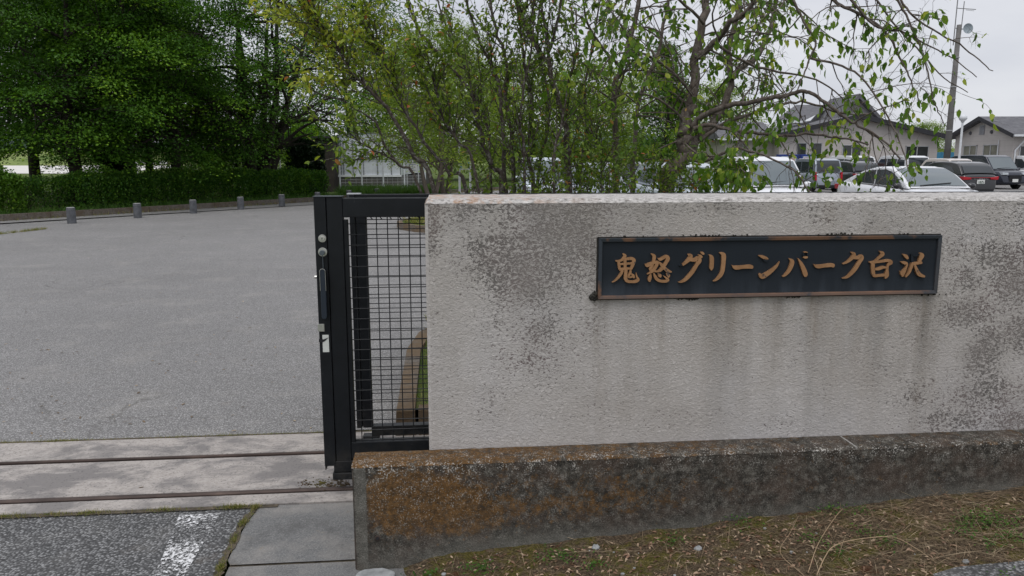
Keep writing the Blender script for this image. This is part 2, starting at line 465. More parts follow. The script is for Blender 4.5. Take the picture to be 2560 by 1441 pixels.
def m_bark(name, a, b, sc_=24, lich=0.0):
    n = NT(name, 0.9, 0, 0.2)
    v = n.map((1, 1, 0.35))
    f = n.noise(sc_, 5, 0.7, v)
    c = n.ramp(f, [(0.3, a), (0.7, b)])
    if lich:
        c = n.mix(n.math('MULTIPLY', n.ramp(n.noise(40, 4, 0.7), [(0.52, 0.0), (0.6, 1.0)]), lich), c, (0.30, 0.30, 0.27))
    n.col(c); n.bump(f, 0.6, 0.01)
    return n.m
M['bark'] = m_bark('cherry bark', (0.055, 0.042, 0.035), (0.17, 0.14, 0.12), 30, 0.25)
M['bark_shrub'] = m_bark('shrub bark', (0.035, 0.027, 0.022), (0.10, 0.082, 0.07), 40, 0.45)
M['bark_far'] = m_bark('dark bark', (0.018, 0.015, 0.012), (0.05, 0.043, 0.036), 6)
M['bark_pale'] = m_bark('pale brown bark', (0.11, 0.09, 0.075), (0.20, 0.165, 0.14), 8)
M['leaf_cherry'] = leaf_mat('cherry leaf', [(0.0, (0.045, 0.105, 0.016)), (0.45, (0.115, 0.225, 0.028)), (0.8, (0.22, 0.34, 0.045)), (1.0, (0.44, 0.50, 0.08))], 0.5)
M['leaf_shrub'] = leaf_mat('shrub leaf', [(0.0, (0.06, 0.115, 0.02)), (0.40, (0.14, 0.225, 0.032)), (0.70, (0.28, 0.36, 0.045)), (0.90, (0.46, 0.48, 0.07)), (0.94, (0.36, 0.20, 0.06)), (1.0, (0.44, 0.13, 0.06))], 0.45)
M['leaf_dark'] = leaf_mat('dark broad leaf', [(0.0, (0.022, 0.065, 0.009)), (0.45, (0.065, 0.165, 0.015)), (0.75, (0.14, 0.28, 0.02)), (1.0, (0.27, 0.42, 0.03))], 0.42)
M['leaf_mid'] = leaf_mat('light green leaf', [(0.0, (0.12, 0.20, 0.03)), (0.6, (0.26, 0.37, 0.05)), (1.0, (0.42, 0.50, 0.08))], 0.5)
M['leaf_hedge'] = leaf_mat('hedge leaf', [(0.0, (0.02, 0.065, 0.01)), (0.5, (0.065, 0.17, 0.018)), (1.0, (0.20, 0.34, 0.035))], 0.3)
M['leaf_bright'] = leaf_mat('bright bush leaf', [(0.0, (0.04, 0.10, 0.012)), (0.6, (0.10, 0.22, 0.02)), (1.0, (0.20, 0.33, 0.035))], 0.3)
M['needle'] = leaf_mat('evergreen leaf', [(0.0, (0.008, 0.02, 0.008)), (1.0, (0.02, 0.045, 0.014))], 0.1)
M['grassb'] = leaf_mat('grass blade', [(0.0, (0.07, 0.11, 0.02)), (0.35, (0.16, 0.20, 0.035)), (0.6, (0.26, 0.24, 0.08)), (1.0, (0.40, 0.31, 0.17))], 0.3)
M['straw'] = leaf_mat('dry straw', [(0.0, (0.09, 0.06, 0.035)), (0.65, (0.23, 0.165, 0.10)), (1.0, (0.45, 0.36, 0.24))], 0.1)
M['dead'] = leaf_mat('dead leaf', [(0.0, (0.10, 0.055, 0.035)), (0.5, (0.28, 0.17, 0.11)), (1.0, (0.52, 0.40, 0.28))], 0.1)
M['weed'] = leaf_mat('small weed leaf', [(0.0, (0.03, 0.085, 0.015)), (1.0, (0.10, 0.20, 0.03))], 0.3)
M['stone'] = plain('grey stone', (0.30, 0.31, 0.31), 0.85, var=0.35, scale=25)
M['bollard'] = plain('grey concrete bollard', (0.10, 0.104, 0.112), 0.85, var=0.3, scale=9)
M['bollard_top'] = plain('bollard cap', (0.30, 0.30, 0.29), 0.85, var=0.2, scale=14)
M['kerb'] = plain('old kerb stone', (0.15, 0.125, 0.10), 0.95, var=0.4, scale=3)
# ------------------------------------------------------------------ grids with painted-on weathering maps (which stain sits where)
def grid(name, us, vs, f, mat, attrs=None, parent=None, smooth=True, flip=False):
    """f(u, v) -> xyz; attrs {name: g(u, v)} per vertex"""
    U, V = np.meshgrid(us, vs)
    nu, nv = len(us), len(vs)
    X = np.array([f(a, b) for a, b in zip(U.ravel(), V.ravel())], dtype=np.float32)
    idx = np.arange(nu * nv).reshape(nv, nu)
    a, b, c, d = idx[:-1, :-1].ravel(), idx[:-1, 1:].ravel(), idx[1:, 1:].ravel(), idx[1:, :-1].ravel()
    F = np.stack([a, b, c, d] if not flip else [d, c, b, a], 1)
    o = np_mesh(name, X, F, mat, None, parent, smooth)
    for k, g in (attrs or {}).items():
        at = o.data.attributes.new(k, 'FLOAT', 'POINT')
        at.data.foreach_set('value', np.clip(g(U.ravel(), V.ravel()), 0, 2).astype(np.float32))
    return o
def blob(S, Z, s0, z0, rs, rz, a=1.0):
    return a * np.exp(-(((S - s0) / rs) ** 2 + ((Z - z0) / rz) ** 2))

# ------------------------------------------------------------------ ground
VG = GV(830, 1225)[1]          # front rail, distance behind the wall face
VR = GV(780, 1134)[1]          # back rail
V_TB = GV(400, 1098)[1]        # back edge of the track concrete
V_TF = GV(300, 1277)[1]        # front edge
def sheet(name, mat, poly, z, kind='structure', frame=True):
    mb = MB()
    pts = [WW(a, b, z) if frame else Vector((a, b, z)) for a, b in poly]
    mb.add(pts, [tuple(range(len(pts)))])
    o = mb.build(name, mat); tag(o, kind=kind); return o
sheet('ground', M['grassg'], [(-400, -60), (600, -60), (600, 900), (-400, 900)], -0.06, frame=False)
# plaza: from the track to the kerb in front of the hedge, on to the greenhouse fence and the car park
KL = [G(0, 553), G(450, 524), G(870, 499)]
kd = (KL[2] - KL[0]); kd.z = 0; kd.normalize(); kn = Vector((-kd.y, kd.x, 0))
K0 = KL[0] - kd * 25
K1 = KL[0] + kd * 30
pl = [WW(-25, V_TB), WW(8, V_TB), WW(60, V_TB), WW(75, 90), Vector((4, 44, 0)), K1, K0]
mb = MB(); mb.add([(p.x, p.y, 0) for p in pl], [tuple(range(len(pl)))])
tag(mb.build('plaza', M['asphalt']), kind='structure')
# concrete strip with the two rails
def strip_track():
    mb = MB()
    s0, s1 = -12, GV(880, 1200)[0] + 6
    g = 0.027
    for a, b in ((V_TF, VG - g), (VG + g, VR - g), (VR + g, V_TB)):
        mb.box(s0, s1, a, b, -0.08, 0.006)
    mb.box(s0, s1, V_TF, V_TB, -0.09, -0.03)
    o = mb.build('gate_track', M['concrete'], bevel=0.003, loc=O, rz=PHI); tag(o, kind='structure')
strip_track()
for nm, v, lab in (('gate_rail', VG, 'rusty brown steel rail set in the concrete, nearer the road'),
                   ('gate_rail', VR, 'thin rusty steel rail set in the concrete, nearer the car park')):
    mb = MB(); wd = 0.015 if v == VG else 0.008
    prof = [(-wd, -0.03), (wd, -0.03), (wd, 0.006), (wd * .55, 0.013), (-wd * .55, 0.013), (-wd, 0.006)]
    n0 = -12; n1 = GV(875, 1205)[0] + 3
    mb.prism([(v + a, z) for a, z in prof], n0, n1, 'x')
    o = mb.build(nm, M['rust'], bevel=0.002, loc=O, rz=PHI)
    tag(o, lab, 'rail', 'rails of the sliding gate')
# road in front of the track, apron slabs, their joints
edge = [GV(640, 1268), GV(606, 1310), GV(560, 1400), GV(545, 1441), GV(520, 1500)]
road = [(-12, V_TF), (edge[0][0], V_TF)] + edge[1:] + [(edge[-1][0], -2.6), (-12, -2.6)]
sheet('road', M['road'], road, -0.004)
ap = [(edge[0][0] + 0.015, V_TF - 0.006), (2, V_TF - 0.006), (2, GV(880, 1400)[1]), (GV(562, 1412)[0] + .02, GV(562, 1412)[1])] + [(a + .015, b) for a, b in edge[2:0:-1]]
sheet('apron', M['apron'], ap, -0.002)
c0 = GV(560, 1414)
ap2 = [(c0[0] + .02, c0[1] - .004), (2, GV(880, 1402)[1] - .004), (2, -2.6), (edge[-1][0] + 0.02, -2.6), (edge[-1][0] + .02, edge[-1][1])]
sheet('apron', M['apron'], ap2, -0.0055)
sheet('earth_joint', M['joint'], [(c0[0] + .02, c0[1] - .02), (2, GV(880, 1402)[1] - .02), (2, GV(880, 1402)[1] + .02), (c0[0] + .02, c0[1] + .02)], -0.0085)
sheet('earth_joint', M['joint'], [(-12, V_TB + .035), (6, V_TB + .02), (6, V_TB - 0.006), (-12, V_TB - 0.006)], 0.0045)
sheet('earth_joint', M['joint'], [(-12, V_TF - .04), (edge[0][0] + .1, V_TF - .03), (edge[0][0] + .1, V_TF + .004), (-12, V_TF + 0.004)], 0.0015)
jb = [GV(640, 1268), GV(606, 1310), GV(560, 1400), GV(545, 1441), GV(520, 1500)]
rng = random.Random(3)
jl = []; jr = []
for i in range(len(jb) - 1):
    for k in range(10):
        t = k / 10
        a = jb[i][0] * (1 - t) + jb[i + 1][0] * t; b = jb[i][1] * (1 - t) + jb[i + 1][1] * t
        jl.append((a - .006 - rng.random() * .018, b)); jr.append((a + .008 + rng.random() * .014, b))
sheet('earth_joint', M['joint'], jl + jr[::-1], 0.0025)
# worn white line on the road: real paint flakes
def paint():
    n = NT('worn white road paint', 0.8, 0, 0.3)
    n.col(n.ramp(n.noise(60, 4), [(0.35, (0.50, 0.50, 0.50)), (0.65, (0.74, 0.74, 0.74))]))
    m = n.math('MULTIPLY', n.math('SUBTRACT', n.math('ADD', n.noise(60, 4, 0.8), n.math('MULTIPLY', n.noise(5, 4, 0.6), 0.5)), 0.765), 12, True)
    n.put(n.b.inputs['Alpha'], m)
    return n.m
M['paint'] = paint()
a, b, c, d = GV(448, 1288), GV(552, 1282), GV(440, 1441), GV(385, 1441)
ex = [(a[0], a[1]), (b[0], b[1]), (c[0] + .03, c[1]), (c[0] + .03 - .25, c[1] - .5), (d[0] - .25, d[1] - .5), (d[0], d[1])]
tag(sheet('road_line', M['paint'], ex, 0.0), kind='structure')

# raised verge behind the kerb, with the hedge; pale gravel field and grass levee beyond
def quadstrip(p, q, off0, off1, z):
    return [p + kn * off0 + Vector((0, 0, z)), q + kn * off0 + Vector((0, 0, z)), q + kn * off1 + Vector((0, 0, z)), p + kn * off1 + Vector((0, 0, z))]
def kerb_run(name, pts, wd, h, mat):
    """kerb stones along a polyline, each stone a step of its own with a gap"""
    mb = MB()
    for i in range(len(pts) - 1):
        a_, b_ = Vector(pts[i]), Vector(pts[i + 1]); n_ = max(1, round((b_ - a_).length / 0.6)); d_ = (b_ - a_) / n_
        q = Vector((-d_.y, d_.x, 0)).normalized() * wd
        for k in range(n_):
            s_ = a_ + d_ * k + d_ * .008; t_ = a_ + d_ * (k + 1) - d_ * .008
            vs = []
            for z in (-0.1, h):
                e_ = 0.012 if z > 0 else 0
                qq = q.normalized() * e_
                vs += [(s_ + qq), (t_ + qq), (t_ + q - qq), (s_ + q - qq)]
            vs = [(p.x, p.y, (-0.1 if j < 4 else h)) for j, p in enumerate(vs)]
            mb.add(vs, [(0,3,2,1),(4,5,6,7),(0,1,5,4),(1,2,6,5),(2,3,7,6),(3,0,4,7)])
    o = mb.build(name, mat); tag(o, kind='structure'); return o
def m_kerb(name, mossy):
    n = NT(name, 0.95, 0, 0.2)
    c = n.ramp(n.noise(30, 5, 0.7), [(0.3, (0.07, 0.062, 0.052)), (0.7, (0.20, 0.175, 0.15))])
    c = n.mix(n.ramp(n.noise(3.0, 5, 0.65), [(0.42, 0.0), (0.6, 0.8)]), c, mossy)
    n.col(c); n.bump(n.noise(60, 4, .7), .6, .008); return n.m
M['kerb_far'] = m_kerb('kerb stone stained brown', (0.10, 0.075, 0.05))
M['kerb_lich'] = m_kerb('kerb stone with ochre lichen', (0.15, 0.10, 0.055))
kerb_run('kerb', [K0, K1], 0.15, 0.17, M['kerb_far'])
mb = MB(); mb.add(quadstrip(K0, K1, 0.10, 4.2, 0.10), [(0, 1, 2, 3)])
tag(mb.build('verge', M['grassg']), kind='structure')
mb = MB(); mb.add([(-260, 92, -.03), (-53, 94, -.03), (-58, 120, -.03), (-95, 229, -.03), (-420, 229, -.03)], [(0, 1, 2, 3, 4)])
tag(mb.build('gravel_field', M['gravel']), kind='structure')
# grass levee
def lev():
    us = np.linspace(-420, 600, 190); prof = [(228, -0.05), (240, 2.2), (252, 4.6), (262, 5.2), (290, 5.2)]
    V = []; F = []
    rr = np.random.RandomState(5)
    for y, z in prof:
        for u in us: V.append((u, y, z * (1 + 0.04 * math.sin(u * .05)) + (rr.rand() * .25 if z > 0 else 0)))
    n = len(us)
    for j in range(len(prof) - 1):
        for i in range(n - 1): F.append((j*n+i, j*n+i+1, (j+1)*n+i+1, (j+1)*n+i))
    n_ = NT('levee grass', 0.95, 0, 0.1)
    n_.col(n_.ramp(n_.noise(0.08, 6, 0.7, n_.map((1, 1, 4))), [(0.35, (0.10, 0.15, 0.04)), (0.55, (0.19, 0.24, 0.08)), (0.7, (0.30, 0.30, 0.14))]))
    tag(np_mesh('levee', V, F, n_.m, smooth=True), kind='structure')
lev()
def hills():
    us = np.linspace(-900, 900, 120); V = []; F = []
    for y, k in ((690, 0), (720, 1), (790, 1.35)):
        for u in us: V.append((u, y, -1 + k * (13 + 6 * math.sin(u * .008 + 1) + 5 * math.sin(u * .021) + 2.5 * math.sin(u * .06))))
    n = len(us)
    for j in range(2):
        for i in range(n - 1): F.append((j*n+i, j*n+i+1, (j+1)*n+i+1, (j+1)*n+i))
    n_ = NT('wooded hill', 1, 0, 0)
    n_.col(n_.ramp(n_.noise(0.03, 6, .7), [(0.3, (0.10, 0.14, 0.13)), (0.7, (0.17, 0.22, 0.21))]))
    tag(np_mesh('hills', V, F, n_.m, smooth=True), kind='structure')
hills()

# planting beds behind the wall
bx = GV(987, 1093); bx2 = GV(1000, 800, .155)
bed_l = [WW(bx[0], bx[1]), WW(bx[0] + .0, bx[1] + 1.5), WW(bx[0] + .08, bx[1] + 2.1), WW(bx[0] + .32, bx[1] + 2.6), WW(bx[0] + .8, bx[1] + 2.9), WW(bx[0] + 1.6, bx[1] + 3.0), WW(14, bx[1] + 3.0)]
kerb_run('kerb', [WW(14, bx[1]), bed_l[0]][::-1] if False else bed_l[::-1], 0.13, 0.155, M['kerb_lich'])
kerb_run('kerb', [WW(bx[0] + .135, bx[1] + .13), WW(14, bx[1] + .13)][::-1], 0.13, 0.155, M['kerb_lich'])
mb = MB(); ip = [WW(bx[0] + .12, bx[1] + .12), WW(14, bx[1] + .12), WW(14, bx[1] + 2.9), WW(bx[0] + 1.6, bx[1] + 2.9), WW(bx[0] + .8, bx[1] + 2.8), WW(bx[0] + .42, bx[1] + 2.5), WW(bx[0] + .2, bx[1] + 2.05), WW(bx[0] + .12, bx[1] + 1.5)]
mb.add([(p.x, p.y, 0.13) for p in ip], [tuple(range(8))])
tag(mb.build('planting_bed', M['grassg']), kind='structure')
i0 = G(985, 592); 
isl = []
cx, cy = i0.x + 4.0, i0.y + 2.4
for k in range(25):
    a = 2 * math.pi * k / 24
    isl.append(Vector((cx + 4.3 * math.cos(a) * (1 if math.cos(a) < 0 else 1.6), cy + 2.6 * math.sin(a), 0)))
kerb_run('kerb', isl[:-1] + [isl[0]], 0.13, 0.15, M['kerb_lich'])
mb = MB(); mb.add([(p.x * 0.98 + cx * .02, p.y * 0.98 + cy * .02, 0.13) for p in isl[:-1]], [tuple(range(24))])
tag(mb.build('planting_bed', M['grassg']), kind='structure')

# soil bank in front of the low wall, rising to the right
VB = -0.14                       # front face of the low wall
sl0 = WP(885, 1425, VB); sl1 = WP(2560, 1219, VB)
def soil_z(s):
    return max(-0.06, 0.0 + (s - sl0[0]) / (sl1[0] - sl0[0]) * (sl1[1]))
from mathutils import noise as mnoise
def soil_f(s, v):
    k = mnoise.noise(Vector((s * 9, v * 9, 0))) * .010 + mnoise.noise(Vector((s * 33, v * 33, 2))) * .005 + mnoise.noise(Vector((s*2.2, v*2.2, 5))) * .012
    ed = min(1.0, max(0.0, (s - sl0[0] - .05 + 0.35 * (v - VB)) / .25))
    zz = soil_z(s) + 0.012 + k
    zz = zz * ed + (-0.05) * (1 - ed)
    if v < -1.2: zz = zz - (-1.2 - v) * .02
    return (s, v, zz)
us = np.concatenate([np.linspace(sl0[0] - .1, 3.6, 330), np.linspace(3.65, 8, 40)])
vs_ = np.concatenate([np.linspace(-2.8, -1.0, 30), np.linspace(-0.98, VB + .03, 110)])
so_ = grid('soil', us, vs_, soil_f, M['soil'], smooth=True)
so_.location = O; so_.rotation_euler = (0, 0, PHI); tag(so_, kind='structure')
# bit of broken asphalt at the lower right
pa = [WP(2330, 1441, -1.05), WP(2600, 1400, -1.05)]
q0 = Vector((1, 1, 1))
def on_soil(px, py):
    """where the view ray meets the sloping soil (wall frame s, v)"""
    d = ray(px, py); c = Vector((0, 0, EYE)); t = 2.0
    for _ in range(40):
        p = c + d * t; r_ = p - O
        s_, v_ = r_.dot(AX), r_.dot(NB)
        t += (p.z - (soil_z(s_) + .012)) / max(0.15, -d.z) * 0.7
    return s_, v_
pts = [on_soil(2330, 1450), on_soil(2390, 1432), on_soil(2470, 1424), on_soil(2560, 1416), on_soil(2640, 1400)]
far = [(pts[-1][0] + .1, pts[-1][1] - 1.3), (pts[0][0] - .1, pts[0][1] - 1.0)]
mb = MB(); mb.add([(s_, v_, soil_z(s_) + .034) for s_, v_ in pts + far], [tuple(range(7))])
tag(mb.build('road', M['road'], loc=O, rz=PHI), kind='structure')

# ------------------------------------------------------------------ the long plastered wall
S1 = 7.0; ZT = WP(1060, 509.5)[1] + 0.016; TH = 0.43; CH = 0.016; S0 = WP(1067, 800)[0]
wall = wthing('boundary_wall', 'long weathered white plastered wall carrying the dark name plaque', 'wall')
Zs = np.linspace(0.05, ZT - CH, 90); Ss = np.linspace(S0 + .012, S1, 420)
def px2(px, py): return WP(px, py)
# stain positions read off the wall: (px, py, radius s, radius z, strength)
SPOTS = [(1075, 560, .06, .13, .9), (1160, 545, .14, .06, .55), (1240, 650, .15, .12, .9), (1310, 690, .16, .14, 1.0), (1400, 600, .30, .16, .85),
         (1300, 560, .3, .05, .6), (1350, 820, .09, .12, .75), (1330, 900, .14, .12, .6), (1200, 730, .10, .10, .35), (1480, 600, .08, .12, .6), (1230, 990, .09, .12, .35),
         (1600, 530, .4, .03, .35), (1490, 790, .05, .15, .55), (1500, 1000, .10, .12, .30), (2060, 545, .12, .04, .45), (1370, 1050, .20, .06, .22),
         (2480, 640, .12, .09, .85), (2420, 700, .12, .08, .75), (2530, 700, .12, .14, 1.0), (2440, 780, .16, .07, .95), (2460, 880, .09, .13, 1.05), (2475, 970, .10, .10, .85),
         (2380, 790, .09, .07, .6), (2530, 560, .2, .06, .5), (2560, 830, .12, .10, .9), (2300, 820, .05, .15, .5), (2290, 1000, .12, .10, .55), (2360, 1010, .12, .10, .45),
         (2530, 1050, .15, .07, .95), (2400, 1050, .2, .06, .85), (1940, 1060, .08, .05, .5), (2000, 870, .10, .16, .28), (1600, 790, .08, .08, .22), (2330, 870, .08, .07, .45),
         (1600, 960, .07, .08, .25), (1820, 900, .06, .1, .2), (2050, 990, .09, .14, .22), (2350, 945, .22, .08, .35), (1180, 640, .10, .22, .5), (1450, 680, .10, .2, .6), (1270, 780, .16, .16, .5), (1400, 860, .20, .2, .35), (1120, 900, .1, .3, .22), (2200, 560, .3, .05, .4), (2400, 620, .08, .12, .5), (2250, 900, .25, .15, .35), (2480, 1000, .3, .1, .7), (1700, 1040, .3, .06, .25), (1900, 800, .3, .05, .25)]
def dirt(S, Z):
    r = np.zeros_like(S)
    for a_, b_, rs, rz, k in SPOTS:
        s_, z_ = px2(a_, b_); r = np.maximum(r, blob(S, Z, s_, z_, rs * 1.25, rz * 1.25, k))
    r += 0.30 * np.exp(-((ZT - .03 - Z) / .03) ** 2)
    r += np.clip((S - 2.9) / .8, 0, 1) * np.clip(0.35 + 0.35 * np.sin(S * 4.1 + 1) * np.sin(Z * 6 + S), 0, 1)
    return r * 1.25
sgL, sgB = WP(1497, 748); sgR, sgT = WP(2357, 588)
def streak(S, Z):
    m = ((S > sgL - .06) & (S < sgR + .02) & (Z < sgB)).astype(float)
    r = m * np.exp(-np.clip(sgB - Z, 0, 9) / .42)
    r = r + 0.35 * np.exp(-np.clip(ZT - Z, 0, 9) / .30) * (Z > sgT)
    for a_, wd, k in ((1493, .025, 1.3), (1825, .02, .9), (1660, .015, .6), (2300, .035, 1.4), (2290, .05, 1.0), (2030, .03, .6), (1945, .015, .6)):
        s_ = WP(a_, 800)[0]
        r = r + k * np.exp(-((S - s_) / wd) ** 2) * np.exp(-np.clip(sgB - Z, 0, 9) / .3) * (Z < sgB)
    return r
o = grid('face', Ss, Zs, lambda s, z: (s, 0.0, z), M['stucco'], {'dirt': dirt, 'streak': streak}, wall, True)
mb = MB()     # body behind the face, with the small bevels
prof = [(0.0, -0.2), (0.0, ZT - CH), (CH, ZT), (TH - CH, ZT), (TH, ZT - CH), (TH, -0.2)]
mb.prism([(a_ + .003 if i in (0, 1) else a_, z_) for i, (a_, z_) in enumerate(prof)], S0 + .012, S1, 'x')
mb.build('core', M['stucco'], wall)
mb = MB()     # bevelled left corner
n_ = 26
for i in range(n_):
    z0_, z1_ = 0.05 + (ZT - CH - .05) * i / n_, 0.05 + (ZT - CH - .05) * (i + 1) / n_
    mb.add([(S0 + .012, 0, z0_), (S0, .012, z0_), (S0, .012, z1_), (S0 + .012, 0, z1_), (S0, TH, z0_), (S0, TH, z1_)], [(0, 3, 2, 1), (1, 2, 5, 4)])
mb.build('corner', M['stucco'], wall)
mb = MB()     # top surface with rounded arris, slightly uneven
rr = random.Random(8); N = 260
rows = [(-.001, ZT - CH), (CH, ZT + .001), (TH / 2, ZT + .003), (TH - CH, ZT + .001), (TH, ZT - CH)]
vs2 = []
for i in range(N + 1):
    s_ = S0 + (S1 - S0) * i / N
    for j, (y_, z_) in enumerate(rows):
        k = (rr.random() - .5) * .0035
        inn = 0.016 if i == 0 else 0
        vs2.append((s_ + inn * (0.4 if j in (0, 4) else 1), y_ + k, z_ + (rr.random() - .5) * .003))
fs2 = [(i * 5 + j, (i + 1) * 5 + j, (i + 1) * 5 + j + 1, i * 5 + j + 1) for i in range(N) for j in range(4)]
mb.add(vs2, fs2)
mb.add([vs2[j] for j in range(5)] + [(S0, .012, ZT - CH - .004), (S0, TH, ZT - CH - .004)], [(0, 1, 2, 3, 4, 6, 5)])
mb.build('coping', M['cap'], wall)

# ------------------------------------------------------------------ name plaque
plq = wthing('name_plaque', 'dark bronze plaque with raised copper Japanese lettering on the white wall', 'plaque')
PO = 0.022                        # how far it stands off the wall
def loc_sz(px, py, v=-0.022): return WP(px, py, v)
L0, T0 = loc_sz(1497, 597); L0b, B0 = loc_sz(1497, 748); R0, T1 = loc_sz(2357, 588); R0b, B1 = loc_sz(2343, 735)
PL, PR = (L0 + L0b) / 2, (R0 + R0b) / 2
PT, PB = (T0 + T1) / 2, (B0 + B1) / 2
print('plaque', PL, PR, PT, PB, T0, T1, B0, B1, R0, R0b, 'VG', VG, VR, 'ZT', ZT, 'wallY', O)
BR_ = 0.014
us = np.linspace(PL + .01, PR - .01, 80); zz = np.linspace(PB + .01, PT - .01, 24)
def low(S, Z): return 0.8 * np.clip(1 - (Z - PB - .02) / .09, 0, 1) ** 1.3 + 0.12 * np.clip((S - PL) / (PR - PL), 0, 1)
grid('board', us, zz, lambda s, z: (s, -0.010, z), M['plate'], {'low': low}, plq, True)
mb = MB(); mb.box(PL, PR, -.0085, -.0005, PB, PT)
mb.build('backing', M['plate'], plq)
mb = MB()
# frame bars: sloping section, copper on the raised edge, mitred corners
def bar(p, q, ip_, iq):
    # p,q outer corners ; ip_, iq inner corners
    vs = [(p[0], -.0, p[1]), (q[0], -.0, q[1]), (q[0], -PO, q[1]), (p[0], -PO, p[1]), (ip_[0], -PO + .003, ip_[1]), (iq[0], -PO + .003, iq[1]), (ip_[0], -.0095, ip_[1]), (iq[0], -.0095, iq[1])]
    mb.add(vs, [(0, 1, 2, 3), (3, 2, 5, 4), (4, 5, 7, 6)])
oc = [(PL, PB), (PR, PB), (PR, PT), (PL, PT)]; ic = [(PL + BR_, PB + BR_), (PR - BR_, PB + BR_), (PR - BR_, PT - BR_), (PL + BR_, PT - BR_)]
for i in range(4):
    j = (i + 1) % 4; bar(oc[i], oc[j], ic[i], ic[j])
def m_frame():
    n = NT('copper frame edge', 0.5, 0.35, 0.4)
    x = n.xyz()
    f = n.noise(5, 4, 0.6)
    c = n.ramp(f, [(0.43, (0.045, 0.055, 0.068)), (0.48, (0.20, 0.115, 0.075)), (0.8, (0.32, 0.17, 0.095))])
    rgt = n.math('MULTIPLY', n.math('SUBTRACT', x[0], 2.085), 40.0, True)
    c = n.mix(n.math('MULTIPLY', rgt, 0.93), c, (0.05, 0.06, 0.072))
    bot = n.math('MULTIPLY', n.math('SUBTRACT', 1.07, x[2]), 60.0, True)
    c = n.mix(n.math('MULTIPLY', bot, 0.55), c, (0.06, 0.06, 0.065))
    n.col(c); return n.m
mb.build('frame', m_frame(), plq, bevel=.0015)
mb = MB()
for a_, b_, c_, d_ in ((PL - .004, PR + .004, PT + .0, PT + .005), (PL - .004, PR + .004, PB - .006, PB), (PL - .006, PL, PB, PT), (PR, PR + .006, PB, PT)):
    mb.box(a_, b_, -.004, -.0005, c_, d_)
mb.build('sealant', plain('dark grimy sealant', (0.035, 0.033, 0.03), .95, var=.5, scale=40), plq)
def brush(pts, off, k=8):
    """smooth brush stroke: centre line with a width at every point -> outline in plaque s,z"""
    P_ = [Vector(p) for p in pts]
    if len(P_) > 2:
        q = []
        ext = [P_[0] * 2 - P_[1]] + P_ + [P_[-1] * 2 - P_[-2]]
        for i in range(1, len(ext) - 2):
            for t in np.linspace(0, 1, k, endpoint=False):
                a_, b_, c_, d_ = ext[i-1], ext[i], ext[i+1], ext[i+2]
                q.append(0.5 * ((2*b_) + (c_ - a_) * t + (2*a_ - 5*b_ + 4*c_ - d_) * t*t + (3*b_ - a_ - 3*c_ + d_) * t**3))
        q.append(P_[-1]); P_ = q
    Lf, Rt = [], []
    n = len(P_)
    for i in range(n):
        d = (P_[min(i+1, n-1)] - P_[max(i-1, 0)]); d = Vector((d.x, d.y)).normalized()
        nn = Vector((-d.y, d.x)); w_ = max(6, P_[i].z) / 2; c = Vector((P_[i].x, P_[i].y))
        if i == 0:
            Lf.append(c - d * w_ * .35 + nn * w_ * .55); Rt.append(c - d * w_ * .35 - nn * w_ * .55)
        Lf.append(c + nn * w_); Rt.append(c - nn * w_)
        if i == n - 1:
            Lf.append(c + d * w_ * .5 + nn * w_ * .5); Rt.append(c + d * w_ * .5 - nn * w_ * .5)
    # quads between the two sides
    def tos(v):
        return WP(off[0] + v.x / 9.143, 610 + v.y / 9.143, -.018)
    return [tos(v) for v in Lf], [tos(v) for v in Rt]
A_, B_, C_ = (1520,), (1780,), (2050,)
